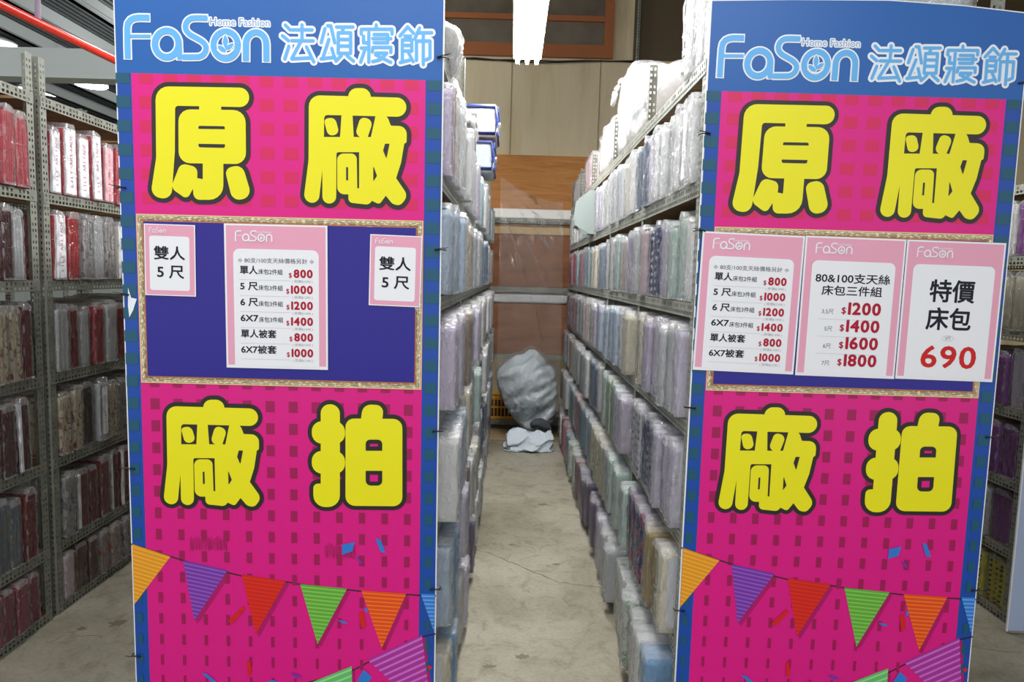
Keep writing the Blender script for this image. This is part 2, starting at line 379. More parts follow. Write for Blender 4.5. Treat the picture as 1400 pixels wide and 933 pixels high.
wl = MB(); wl.box((-12.1, -4, 0), (-12, 18, 5.2), paintgrey); struct(wl.build('wall_left'))
wr = MB(); wr.box((7, -4, 0), (7.1, 8, 5.2), wallm); struct(wr.build('wall_right'))
ce = MB(); ce.box((-12, -2.4, 5.2), (7, 18, 5.3), roofm); ceil = struct(ce.build('ceiling'))
for i, x in enumerate([-11.2, -10.3, -9.4, -8.5, -7.6, -6.7, -5.8, -4.9, -4.0, -3.1, -2.2]):
    q = MB(); q.box((x-.04, 0, 5.0), (x+.04, 17.9, 5.2), purlin); q.box((x-.04, 0, 5.0), (x+.10, 17.9, 5.02), purlin); q.build('purlin', ceil)
q = MB(); q.box((-12, 9.0, 3.98), (-1.46, 9.16, 4.32), paintgrey); q.box((-12, 8.94, 3.94), (-1.46, 9.22, 3.98), paintgrey); struct(q.build('trim_4'))
q = MB(); q.box((-12, 14.0, 4.0), (-1.46, 14.16, 4.3), paintgrey); struct(q.build('trim_5'))
q = MB(); q.bevbox((1.33, WY-.05, 2.5), (1.36, WY-.01, 5.19), steel, .003, 1)
for k in range(60): q.box((1.341, WY-.052, 3.2+k*.033), (1.349, WY-.0495, 3.2+k*.033+.016), black)
tag(q.build('slotted_post'), 'tall slotted grey post against the back wall beside brown panel', 'post')
q = MB(); q.tube([ypt(x, y, WY-.03) for x, y in ((605, 77), (640, 80), (675, 82), (720, 82), (760, 84), (800, 83), (850, 84), (880, 86))], .008, black, 6)
q.tube([ypt(x, y, WY-.03) for x, y in ((605, 80), (650, 79), (700, 84), (745, 86), (800, 84), (880, 83))], .006, black, 6)
tag(q.build('electric_cable'), 'thin black cable pair sagging along the beige back wall', 'cable')

# ------------------------------------------------------------------ slotted angle racks
def slotted(mb, L, W, rows, th, mp, m, pitch=.025):
    """plate with punched slots; mp(s, t, n) maps length, width and thickness to a point"""
    vs = []; fs = []
    def q(a, b_, c, d): fs.append((a, b_, c, d))
    def V(s, t, n): vs.append(mp(s, t, n)); return len(vs)-1
    edges = [0]
    for (t, hl, hw, skip) in rows: edges += [t-hw-.002, t+hw+.002]
    edges.append(W)
    n = int(L/pitch)
    def slab(s0, s1, t0, t1):
        a = [V(s0, t0, 0), V(s1, t0, 0), V(s1, t1, 0), V(s0, t1, 0)]; b_ = [V(s0, t0, th), V(s1, t0, th), V(s1, t1, th), V(s0, t1, th)]
        q(*a); q(*b_[::-1]); return a, b_
    for i in range(0, len(edges)-1, 2):
        slab(0, L, edges[i], edges[i+1])
    for (t, hl, hw, skip) in rows:
        t0, t1 = t-hw-.002, t+hw+.002; st = 0
        for k in range(n):
            s0, s1 = k*pitch, (k+1)*pitch if k < n-1 else L
            if skip and k % skip == skip-1: slab(s0, s1, t0, t1); continue
            c = k*pitch+pitch/2; rings = []
            for d in (0, th):
                o = [V(s0, t0, d), V(s1, t0, d), V(s1, t1, d), V(s0, t1, d)]
                h = [V(c-hl, t-hw, d), V(c+hl, t-hw, d), V(c+hl, t+hw, d), V(c-hl, t+hw, d)]
                for j in range(4):
                    f = (o[j], o[(j+1) % 4], h[(j+1) % 4], h[j]); fs.append(f if d == 0 else f[::-1])
                rings.append(h)
            for j in range(4): fs.append((rings[0][j], rings[0][(j+1) % 4], rings[1][(j+1) % 4], rings[1][j]))
    # rims
    for t in (0, W): a = [V(0, t, 0), V(L, t, 0), V(L, t, th), V(0, t, th)]; q(*a)
    for s in (0, L): a = [V(s, 0, 0), V(s, W, 0), V(s, W, th), V(s, 0, th)]; q(*a)
    mb.add(vs, fs, m)
def beam_mesh(L):
    b = MB(); slotted(b, L, .046, [(.0125, .0072, .0055, 0), (.032, .0058, .0062, 4)], .002, lambda s, t, n: (n, s, t-.046), steel, .0235)
    b.box((.002, 0, -.017), (.03, L, -.015), steel)
    o = b.build('tmp'); me = o.data; bpy.data.objects.remove(o); return me
def post_mesh(h):
    b = MB(); rows = [(.012, .006, .004, 0), (.029, .006, .004, 3)]
    slotted(b, h, .040, rows, .002, lambda s, t, n: (n, t, s), steel, .025)
    slotted(b, h, .040, rows, .002, lambda s, t, n: (.002+t, n, s), steel, .025)
    o = b.build('tmp'); me = o.data; bpy.data.objects.remove(o); return me
def make_rack(label, xf, dirx, depth, bays, levels, top, beam_drop=0):
    """bays: list of (y0, y1); posts at both ends of each bay"""
    root = tag(empty('storage_rack', (xf, bays[0][0], 0)), label, 'rack', 'grey slotted angle storage racks')
    pm = post_mesh(top); done = set()
    for (y0, y1) in bays:
        L = y1-y0; bm_ = beam_mesh(L-.004)
        for y, sy in ((y0, 1), (y1, -1)):
            if round(y, 3) in done: continue
            done.add(round(y, 3))
            for bx in (0, 1):
                o = link('upright', pm, root, ((bx*depth)*dirx, y-bays[0][0], 0))
                mx = dirx*(1 if bx == 0 else -1)
                o.scale = (mx, sy, 1)
        for z in levels:
            for bx in (0, 1):
                o = link('beam', bm_, root, (((-.003 if bx == 0 else depth+.003))*dirx, y0-bays[0][0]+.002, z)); o.scale = (dirx*(1 if bx == 0 else -1), 1, 1)
            s_ = MB(); x0, x1 = sorted((.004*dirx, (depth-.004)*dirx)); s_.box((x0, y0-bays[0][0]+.004, z-.013), (x1, y1-bays[0][0]-.004, z), chip)
            s_.build('shelf_board', root)
    return root
RL = [2.27, 1.905, 1.53, 1.155, .785, .42, .06]     # shelf heights beside the centre aisle
RY = [2.13, 3.08, 4.07, 5.15, 6.0, 6.84]
XR, XL = .57, -.225
make_rack('grey slotted rack whose shelves line the right side of the centre aisle', XR, 1, .88, list(zip(RY[:-1], RY[1:])), RL, 2.53)
make_rack('grey slotted rack whose shelves line the left side of the centre aisle', XL, -1, .88, list(zip(RY[:-1], RY[1:])), RL, 2.53)
FL = [2.31, 1.905, 1.525, 1.11, .725, .335, .045]   # far left rack
XF = -2.03
FB = [(2.0, 2.962), (3.003, 3.96), (4.0, 4.96)]
make_rack('grey slotted rack of red bedding along the left aisle', XF, -1, .45, FB, FL, 2.47)
SL = [2.1, 1.76, 1.40, 1.03, .69, .36, .045]
XS = 2.42
make_rack('grey slotted rack of purple and yellow bedding beside the right aisle', XS, 1, .45, [(3.14, 4.08)], SL, 2.45)
# another rack row behind the left rack: its post tops show above the shelf
tag(make_rack('distant grey slotted rack behind the red bedding rack', -3.35, -1, .45, [(3.3, 4.25), (4.29, 5.2)], [1.9, 1.5, 1.1, .7, .3], 2.62), None, None)

# ------------------------------------------------------------------ wrapped packs
def soft_grid(sx, sy, sz, r, nx, ny, nz):
    """surface grid of a rounded box, spine at x = 0"""
    idx = {}; vs = []; fs = []
    def P(i, j, k):
        key = (i, j, k)
        if key not in idx:
            p = Vector((i/nx*sx, (j/ny-.5)*sy, k/nz*sz)); c = Vector((min(max(p.x, r), sx-r), min(max(p.y, -sy/2+r), sy/2-r), min(max(p.z, r), sz-r)))
            d = p-c
            if d.length > 1e-9: p = c+d.normalized()*r
            idx[key] = len(vs); vs.append(p)
        return idx[key]
    for i in range(nx):
        for j in range(ny):
            fs.append((P(i,j,0), P(i,j+1,0), P(i+1,j+1,0), P(i+1,j,0))); fs.append((P(i,j,nz), P(i+1,j,nz), P(i+1,j+1,nz), P(i,j+1,nz)))
    for i in range(nx):
        for k in range(nz):
            fs.append((P(i,0,k), P(i+1,0,k), P(i+1,0,k+1), P(i,0,k+1))); fs.append((P(i,ny,k), P(i,ny,k+1), P(i+1,ny,k+1), P(i+1,ny,k)))
    for j in range(ny):
        for k in range(nz):
            fs.append((P(0,j,k), P(0,j,k+1), P(0,j+1,k+1), P(0,j+1,k))); fs.append((P(nx,j,k), P(nx,j+1,k), P(nx,j+1,k+1), P(nx,j,k+1)))
    return vs, fs
def mesh_of(vs, fs, m, smooth=True):
    me = bpy.data.meshes.new('soft'); me.from_pydata([tuple(v) for v in vs], [], fs); me.materials.append(m)
    me.polygons.foreach_set('use_smooth', [smooth]*len(fs)); me.update(); return me
T0, H0, D0 = .10, .28, .34
bodies, films = [], []
for var in range(5):
    sd = Vector((var*7.3, var*3.1, 1.7)); nf = (3, 4, 5, 3, 2)[var]
    vs, fs = soft_grid(D0, T0*.93, H0-.012, .004, 6, 40, 12)
    for p in vs:
        sp = max(0, 1-p.x/.03)
        u_ = ((p.y/(T0*.93)+.5)*nf+.15*noise.noise(Vector((p.y*40, p.z*6, var)))) % 1*2-1
        p.x += sp*.015*(1-math.sqrt(max(0, 1-u_*u_)))
        p.x += sp*.004*noise.noise(p*18+sd); p.y += .003*noise.noise(p*11+sd*2); 
        p.z += (.004 if p.z > H0/2 else 0)*noise.noise(p*20+sd)
        p.x += .002
    bodies.append(mesh_of(vs, fs, card_m))
    vs, fs = soft_grid(D0+.006, T0, H0, .004, 8, 24, 30)
    for p in vs:
        top = max(0, (p.z-(H0-.012))/.012)
        p.y *= 1-.55*top
        p.z += top*(.012+.010*noise.noise(p*25+sd))
        a = .0055*noise.noise(p*30+sd)+.0035*noise.noise(Vector((p.x, p.y*1.6, p.z*.6))*80+sd)
        sp = max(0, 1-p.x/.03)
        u_ = ((p.y/(T0*.93)+.5)*nf) % 1*2-1
        p.x += sp*(a+.005*u_*u_)-.005; p.y += (.0018*noise.noise(p*26+sd*3))
    fm = mesh_of(vs, fs, film_m, False); fm.materials.append(seam_m)
    for f_ in fm.polygons:      # the heat-sealed and folded edges of the sleeve are cloudier
        c = f_.center
        if c.z > H0-.002 or (c.x < .012 and (c.z < .010 or c.z > H0-.016)) or (c.x < .004 and abs(c.y) > T0/2-.006): f_.material_index = 1
    films.append(fm)
def card_mesh(kind):
    b = MB()
    if kind == 'lettered':                         # paper sleeve that covers the spine
        b.bevbox((-.0046, -.040, .006), (.05, .040, .272), card_m, .003, 1)
    elif kind == 'red_lettered':
        b.bevbox((-.0046, -.040, .006), (.05, .040, .272), mat('rose_paper_card', (226, 176, 184), .5, .3), .003, 1)
    elif kind == 'stripe': b.box((-.0046, -.008, .006), (-.0036, .008, .268), mat('tan_ribbon', (168, 128, 84), .5, .3))
    elif kind in ('face_right', 'face_left'):      # paper card behind the film on the broad side
        sg = -1 if kind == 'face_right' else 1; y0, y1 = sorted((sg*.0478, sg*.0492))
        b.box((.02, y0, .02), (.15, y1, .262), card_m)
        y0, y1 = sorted((sg*.0492, sg*.0494))
        for k in range(9): b.box((.050+.006*(k % 3), y0, .07+.012*k), (.052+.006*(k % 3)+.02, y1, .072+.012*k), card_blk)
        b.box((.06, y0, .21), (.085, y1, .235), card_blk); b.box((.10, y0, .08), (.106, y1, .14), card_txt)
    elif kind == 'white_edge': b.bevbox((-.0046, .020, .004), (.20, .042, .270), card_m, .003, 1)
    else: b.box((-.0046, -.028, .03), (-.0036, .028, .25), card_m)
    if kind in ('lettered', 'red_lettered', 'label'):
        vs, fs = glyphs('LILY ARLIADE' if kind != 'label' else 'LILY', .01)
        word = 'LILY ARLIADE' if kind != 'label' else 'LILY'
        L, Hh, z0 = (.215, .024, .034) if kind != 'label' else (.06, .016, .08)
        for i, ch in enumerate(word):              # reads from the bottom of the spine upwards, widely spaced
            if ch == ' ': continue
            vs, fs = glyphs(ch, 0); sy = Hh/.73; zc = z0+L*(i+.5)/len(word); xc = (min(p[0] for p in vs)+max(p[0] for p in vs))/2
            for o_ in (-.0005, .0005): b.add([(-.0049+o_*.02, (p[1]-.36)*sy, zc+o_+(p[0]-xc)*sy*.8) for p in vs], [f[::-1] for f in fs], card_txt if kind != 'label' else card_blk)
    o = b.build('tmp'); me = o.data; bpy.data.objects.remove(o); return me
CARDS = {k: card_mesh(k) for k in ('lettered', 'red_lettered', 'stripe', 'white_edge', 'label', 'face_right', 'face_left')}
NCOUNT = 0
def pack(name, key, x, y, z, t, h, d, dirx, card=None, lean=0, yaw=0):
    global NCOUNT; NCOUNT += 1
    r = empty(name, (x, y, z)); r.rotation_euler = (lean, 0, (0 if dirx > 0 else math.pi)+yaw); r.scale = (d/D0, t/T0, h/H0)
    k = NCOUNT % 5
    o = link('folded_cloth', bodies[k], r); o.material_slots[0].link = 'OBJECT'; o.material_slots[0].material = fab(key)
    link('plastic_sleeve', films[k], r)
    if card: link('paper_band' if card == 'stripe' else 'insert_card', CARDS[card], r)
    return r
ORD = 'first second third fourth fifth sixth seventh eighth ninth tenth eleventh twelfth thirteenth fourteenth fifteenth sixteenth seventeenth eighteenth nineteenth twentieth twenty-first twenty-second twenty-third twenty-fourth twenty-fifth twenty-sixth twenty-seventh twenty-eighth twenty-ninth thirtieth thirty-first thirty-second thirty-third thirty-fourth thirty-fifth thirty-sixth thirty-seventh thirty-eighth thirty-ninth fortieth forty-first forty-second forty-third forty-fourth forty-fifth forty-sixth forty-seventh forty-eighth forty-ninth fiftieth fifty-first fifty-second fifty-third fifty-fourth fifty-fifth fifty-sixth'.split()
LEV = ['top', 'second', 'third', 'fourth', 'fifth', 'sixth', 'bottom']
def row(name, noun, cat, rackword, group, keys, x, z, lev, y0, y1, dirx, posts, tm, hm, seed, levels, cards=None, over=(.02, .05), d=.34, near='from near end', lean=.02, gaps=(), stretch=False, rev=False):
    """stand packs in a row from y0 away from the camera; keys: colours in order, last repeats"""
    rnd = random.Random(seed); y = y0; i = 0; used = set(); made = []; room = (levels[lev-1]-levels[lev]-.052 if lev else .40)/1.10
    while y < y1 and (stretch or i < len(keys)):
        key = keys[min(len(keys)-1, max(int((y-y0)/(y1-y0)*len(keys)), min(i, 1)))] if stretch else keys[i]; cd = None
        if stretch and ':' in key and key in used: key = key.split(':')[0]
        used.add(key)
        if ':' in key: key, cd = key.split(':')
        t = tm*rnd.uniform(.82, 1.2); h = min(room, hm*rnd.uniform(.92, 1.06)); ln = rnd.uniform(-lean, lean)
        pad = abs(ln)*h*.85+.001
        for g0, g1 in gaps:
            if y < g1 and y+t+pad*2 > g0: y = g1
        for p in posts:
            if y-.012 < p+.042 and y+t+.012+pad*2 > p-.042: y = max(y, p+.046)
        if y+t+pad*2 > y1: break
        r = pack(name, key, x-dirx*rnd.uniform(*over), y+pad+t/2, z+.001+abs(ln)*t/2, t, h, d, dirx, cd, ln, 0)
        made.append((r, key)); y += t+pad*2+.0035; i += 1
    for i, (r, key) in enumerate(made[::-1] if rev else made):
        tag(r, '%s %s, %s %s, %s shelf, %s' % (FAB[key][0], noun, ORD[i], near, LEV[lev], rackword), cat, group)
W_ = lambda s: s.split()
posts = RY
right_rows = {
 1: W_('white white:label greyw white lilac slate white white ivory white pblue:stripe greyw white white whfl white lilac white white greyw ivory white aqua white white greyw white white white lilac white white greyw'),
 2: W_('white:face_right mint lilac navydot blush greyw lilacst blush greyw:stripe mint greyw greyw lilac steelb greyw ivory ivory greyw aqua mint aqua rose grey aqua rose mred rose rose mauve rose'),
 3: W_('lilac greyw lilac lav lilacst ivory greyw yelfl white pblue pblue pblue pblue pblue lilac lilacst lilac greyw ivory ivory blush greyw grey grey steelb greyw mauve rose cream cream rose cream purple mred rose'),
 4: W_('lilac:face_right lilac navydot navy wdot lilac lilacst lav pblue green green mint lilac greyw slate slate gblue white greyw grey steelb grey white greyw white aqua taupe rose white white mred aqua grey steelb'),
 5: W_('ivory:face_right gold navyred navyred navyred mint mint aqua mint greyw yelfl yelfl yelfl ivory steelb steelb aqua teal mauve mauve rose rose aqua teal mauve greyw greyw steelb white white greyw taupe taupe'),
 6: W_('blue white whfl whfl white whfl greyw whfl greyw lilac purple purple purple purple slate purple greyw mauve mauve whfl whfl whfl mint teal mauve mauve rose mred rose white mred mauve greyw greyw'),
}
for lev, keys in right_rows.items():
    row('bedding_pack', 'bedding pack', 'bedding pack', 'right aisle rack', 'wrapped bedding packs along the right of the centre aisle', keys, XR, RL[lev], lev, RY[0]+.05, RY[-1]-.03, 1, posts, .090, .285, 40+lev, RL, over=((), (-.005, .02), (-.005, .02), (.01, .04), (.02, .05), (.035, .065), (.055, .09))[lev], gaps=((4.80, 5.06),) if lev == 1 else (), stretch=True)
left_rows = {
 1: W_('lav:stripe white white white whfl white greyw lilac white aqua pblue white mint greyw white white pblue pblue white aqua white greyw'),
 2: W_('pblue pblue greyw cream greyw greyw white greyw pblue aqua steelb blue slate greyw ivory taupe ivory white greyw white grey white'),
 3: W_('lav lilac taupe lilac white lilac greyw ivory white white lilac greyw white white greyw white lilac white grey white greyw white'),
 4: W_('white pblue greyw ivory ivory white greyw mint mint grey greyw white mint mint grey gblue mint greyw grey greyw grey white'),
 5: W_('pblue blue lilac mauve slate greyw ivory white greyw teal greyw navydot grey white greyw navydot greyw lilac grey white grey grey'),
 6: W_('ivory:face_left blue greyw lilac mauve purple greyw white teal greyw white ivory grey lilac white greyw grey white greyw lilac grey grey'),
}
for lev, keys in left_rows.items():
    row('linen_pack', 'wrapped linen pack', 'bedding pack', 'left aisle rack', 'wrapped linen packs along the left of the centre aisle', keys, XL, RL[lev], lev, RY[0]+.055, RY[-1]-.03, -1, posts, .125, .30, 60+lev, RL, over=(.015, .05) if lev < 3 else (.03, .07), stretch=True)
far_l = {
 1: W_('pinkred pinkred pinkred red:white_edge pinkred pinkred red'), 2: W_('crimson red red crimson:white_edge maroon greyw greyfl'), 3: W_('cream dred:lettered maroon creamfl creamfl dred dred'),
 4: W_('maroon:lettered maroon maroon maroon maroon:white_edge'), 5: W_('umber umber umber gblue gblue dred dred:white_edge'), 6: W_('mred mred mred mred mred mred mred:white_edge mred')}
far_r = {
 1: W_('red:lettered pinkred:lettered pinkred:lettered pinkred:lettered red:red_lettered pinkred pinkred:red_lettered pinkred pinkred pinkred:lettered'),
 2: W_('red:lettered red greyfl greyw greyfl ivory:lettered creamfl red greyfl red greyw mred red greyw'), 3: W_('greyw crimson greyw red greyw crimson greyfl crimson greyw crimson greyw crimson greyw'),
 4: W_('creamfl creamfl umber greyw:label creamfl greyfl creamfl red creamfl creamfl creamfl red'), 5: W_('greyfl dred:white_edge dred dred dred:white_edge dred:white_edge dred crimson:lettered dred dred'),
 6: W_('blush brown brown orfl orfl greyfl ivory:lettered brown lav lav mauve')}
for lev in range(1, 7):
    row('fabric_pack', 'fabric pack', 'bedding pack', 'red bedding rack', 'fabric packs on the red bedding rack', far_l[lev], XF, FL[lev], lev, 2.42, 2.915, -1, [], .068, .305, 80+lev, FL, over=(.0, .02), near='before the upright', rev=True, lean=.025)
    row('fabric_pack', 'fabric pack', 'bedding pack', 'red bedding rack', 'fabric packs on the red bedding rack', far_r[lev], XF, FL[lev], lev, 3.05, 3.91, -1, [], .078, .30, 90+lev, FL, over=(.0, .02), near='beyond the upright', lean=.03)
strip = {0: W_('greyw white greyw white'), 1: W_('vivid white white ivory'), 2: W_('ivory ivory ivory ivory'), 3: W_('lilac vivid white greyw white'), 4: W_('vivid vivid pinkfl pinkfl'), 5: W_('vivid greyw white white'), 6: W_('yeldot yeldot yeldot yeldot')}
for lev, keys in strip.items():
    if lev == 0: continue
    row('wrapped_linen', 'wrapped linen', 'bedding pack', 'rack by right aisle', 'wrapped linens on the rack beside the right aisle', keys, XS, SL[lev], lev, 3.19, 3.95, 1, [3.14], .12, .27, 110+lev, SL, over=(-.01, .01), near='from the upright', lean=.01)

# ------------------------------------------------------------------ sign boards
def M_(x, y, z, a, t, r): return Matrix.Translation((x, y, z)) @ (Matrix.Rotation(R_(a), 4, 'Z') @ Matrix.Rotation(R_(t), 4, 'X') @ Matrix.Rotation(R_(r), 4, 'Y'))
BL = M_(-.65, 2.0, 1.6, -.3787, .4743, -.117); BR = M_(1.0354, 2.0592, 1.6115, -.1943, -.1888, .1171)
def loc_on(Mx, px, py):
    d = ray(px, py); n = Mx.to_3x3() @ Vector((0, 1, 0)); o = Mx.translation; c = Vector((0, 0, EYE))
    p = c + d*((o-c).dot(n)/d.dot(n)); q = Mx.inverted() @ p; return (q.x, q.z)
L_ = lambda px, py: loc_on(BL, px, py)
def crop(x0, y0, sc): return lambda pts: [(*L_(x0+p[0]/sc, y0+p[1]/sc), (p[2]/sc*.00213 if len(p) > 2 else 0)) for p in pts]
def corr(m):    # fine vertical flutes of corrugated plastic sheet
    v = coords(m); wv = N(m, 'ShaderNodeTexWave'); wv.bands_direction = 'X'; wv.inputs['Scale'].default_value = 62; LK(m, v, wv.inputs['Vector']); bump(m, wv.outputs['Fac'], .10, .0006)
p_white = mat('corrugated_plastic_white', (236, 238, 242), .4, .5)
p_blue = mat('print_blue', (10, 72, 166), .33, .5); corr(p_blue)
p_head = mat('print_header_blue', (22, 94, 174), .33, .5); corr(p_head)
p_pink = mat('print_magenta', (222, 4, 134), .35, .5); corr(p_pink)
p_sqr = mat('print_red_square', (214, 22, 92), .35, .5); p_sqm = mat('print_maroon_square', (160, 6, 84), .35, .5); p_sqt = mat('print_teal_square', (16, 84, 112), .35, .5)
p_yel = mat('print_yellow', (240, 232, 8), .35, .5); p_blk = mat('print_black', (38, 30, 34), .35, .5)
p_sky = mat('print_sky_blue', (98, 178, 240), .35, .5); p_lw = mat('print_white', (236, 242, 250), .35, .5)
p_navy = mat('print_navy', (32, 22, 140), .3, .5); corr(p_navy)
p_shade = mat('print_deep_magenta', (176, 0, 104), .35, .5)
FLAGC = {'orange': ((232, 152, 20), (246, 178, 60)), 'purple': ((118, 50, 168), (150, 90, 200)), 'red': ((214, 26, 14), (226, 44, 24)), 'green': ((96, 176, 52), (140, 204, 96)),
         'vermilion': ((232, 76, 12), (248, 120, 40)), 'blue': ((44, 122, 214), (110, 170, 238)), 'violet': ((170, 44, 160), (208, 110, 200)), 'mint': ((98, 196, 108), (150, 222, 150))}
FM = {k: (mat('flag_'+k, a, .35, .5), mat('flag_%s_stripe' % k, b_, .35, .5)) for k, (a, b_) in FLAGC.items()}
U0, U1, V0 = -.4825, .4447, -1.588
TOP = [(.4447, .787), (.25, .803), (.03, .812), (-.25, .806), (-.4825, .797)]
def extr(pts, y0, y1, m, mb):
    n = len(pts); mb.add([(p[0], y0, p[1]) for p in pts]+[(p[0], y1, p[1]) for p in pts], [tuple(range(n)), tuple(range(2*n-1, n-1, -1))]+[(i, i+n, (i+1) % n+n, (i+1) % n) for i in range(n)], m)
pan = MB(); extr([(U0, V0), (U1, V0)]+TOP, 0, .005, p_white, pan)
pan.poly([(U0+.0035, V0+.002), (U1-.0035, V0+.002), (U1-.0035, .784), (.25, .800), (.03, .809), (-.25, .803), (U0+.0035, .794)], .0003, p_head)
pan.poly([(U0+.0035, V0+.002), (U1-.0035, V0+.002), (U1-.0035, .5418), (U0+.0035, .5418)], .0005, p_blue)
# pink field with its rows of small squares
fld = MB()
fld.poly([(-.4375, V0+.002), (.392, V0+.002), (.394, .5418), (-.4378, .5418)], .0008, p_pink)
for r in range(32):
    v = .530-r*.0668
    if v < V0+.03: break
    wd = .0683*max(.11, min(.58, .58-.46*(.2-v)/1.45))
    hh = .0165
    m = p_sqr if v > .1 else p_sqm
    top = min(v+hh, .5418)
    for c in range(12):
        u = -.397+c*.0683; fld.rect(u-wd/2, v-hh, u+wd/2, top, .0010, m)
    for u in (-.462, .419):
        ww = min(wd*1.25, .040); fld.rect(u-ww/2, v-hh, u+ww/2, top, .0010, p_sqt)
# printed picture frame
FX0, FX1, FV0, FV1 = -.4365, .3930, -.3430, .1504
p_gold = [mat('frame_print_'+n, c, .35, .5) for n, c in (('orange', (222, 130, 70)), ('cream', (238, 226, 190)), ('umber', (120, 96, 66)), ('ochre', (214, 192, 140)), ('cream2', (244, 236, 206)), ('brown', (150, 124, 86)), ('sand', (228, 212, 168)), ('dark', (104, 84, 60)), ('cream3', (240, 228, 190)), ('rust', (196, 120, 78)))]
fld.rect(FX0, FV0, FX1, FV1, .0012, p_gold[0])
x = 0
for i, (wd, m) in enumerate(((.0012, 1), (.0030, 3), (.0036, 4), (.0030, 6), (.0026, 8), (.0030, 3), (.0020, 9))):
    x += .0012 if i == 0 else wd0
    wd0 = wd; fld.rect(FX0+x, FV0+x, FX1-x, FV1-x, .0012, p_gold[m])
rnd = random.Random(5)      # broken dark lines of the moulding
for off in (.0050, .0082, .0112, .0140, .0168):
    for hor in (0, 1):
        for side in (0, 1):
            a = (FX0 if hor else FV0)+off; e = (FX1 if hor else FV1)-off
            while a < e:
                l = rnd.uniform(.006, .03); b_ = min(a+l, e); t = rnd.uniform(.0005, .0009)
                mm = p_gold[rnd.choice((2, 5, 7))]
                if hor:
                    vv = FV0+off if side == 0 else FV1-off; fld.rect(a, vv-t, b_, vv+t, .0014, mm)
                else:
                    uu = FX0+off if side == 0 else FX1-off; fld.rect(uu-t, a, uu+t, b_, .0014, mm)
                a = b_+rnd.uniform(.001, .010)
IN = .0215
fld.rect(FX0+IN, FV0+IN, FX1-IN, FV1-IN, .0016, p_navy)
# confetti
cc = crop(170, 530, 2.315)
for pts, col in (([(690, 497), (730, 488), (722, 518), (690, 528)], 'blue'), ([(795, 475), (812, 482), (828, 522), (812, 520)], 'blue'), ([(735, 538), (742, 536), (755, 556), (748, 558)], 'purple'), ([(328, 740), (375, 692), (385, 698), (345, 745)], 'red'),
                 ([(742, 712), (757, 708), (766, 755), (752, 762)], 'red'), ([(760, 700), (768, 695), (772, 708), (766, 712)], 'blue'), ([(676, 735), (700, 738), (708, 745), (690, 745)], 'blue'), ([(389, 866), (400, 862), (404, 905), (392, 910)], 'red'),
                 ([(246, 903), (262, 905), (293, 930), (280, 933)], 'blue'), ([(525, 903), (545, 905), (566, 916), (545, 918)], 'purple'), ([(758, 892), (784, 915), (765, 945), (738, 926)], 'blue'), ([(958, 884), (966, 878), (975, 884), (968, 893)], 'red'), ([(455, 930), (470, 924), (485, 930), (470, 940)], 'blue')):
    fld.poly([p[:2] for p in cc(pts)], .0012, FM[col][0])
def printed_flags(parent):
    lines = [[(20, 495), (147, 535), (260, 570), (375, 597), (512, 615), (557, 623), (705, 640), (750, 645), (893, 655), (938, 658), (985, 660)], [(565, 938), (725, 895), (775, 868), (940, 790), (984, 780)]]
    st = MB()
    for l in lines: st.stroke([p[:2] for p in cc(l)], .0021, .0016, p_blk)
    parent = st.build('bunting_string', parent)
    T = [('orange', [(20, 495), (147, 535), (30, 687)]), ('purple', [(187, 547), (328, 578), (222, 738)]), ('red', [(372, 592), (512, 612), (417, 780)]), ('green', [(557, 622), (705, 637), (612, 812)]), ('vermilion', [(750, 642), (893, 652), (815, 825)]),
         ('blue', [(938, 652), (984, 653), (984, 775)]), ('violet', [(770, 862), (942, 783), (966, 975), (900, 980)]), ('mint', [(530, 958), (720, 882), (722, 975), (560, 1010)])]
    for col, t in T:
        tri = [p[:2] for p in cc(t)]; tri = [(max(U0+.004, min(U1-.004, p[0])), p[1]) for p in tri]
        area2 = sum(tri[i][0]*tri[(i+1) % len(tri)][1]-tri[(i+1) % len(tri)][0]*tri[i][1] for i in range(len(tri)))
        if area2 < 0: tri = tri[::-1]
        f = MB()
        if col not in ('blue', 'orange'):
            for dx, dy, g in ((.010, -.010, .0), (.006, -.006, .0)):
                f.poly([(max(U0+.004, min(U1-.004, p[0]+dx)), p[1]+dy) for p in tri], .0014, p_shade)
        f.poly(tri, .0018, FM[col][0])
        tl = [p[:2] for p in cc(t)]; d = Vector((tl[1][0]-tl[0][0], tl[1][1]-tl[0][1])).normalized(); n = Vector((-d.y, d.x))
        if n.y < 0: n = -n
        vals = [n.x*p[0]+n.y*p[1] for p in tri]; c = max(vals); pitch = .0125 if col not in ('violet', 'mint') else .019
        c -= .006
        while c > min(vals):
            q = clip(clip(tri, n.x, n.y, c-pitch*.34), -n.x, -n.y, -c)
            if len(q) > 2: f.poly(q, .0020, FM[col][1])
            c -= pitch
        f.build('printed_flag', parent)
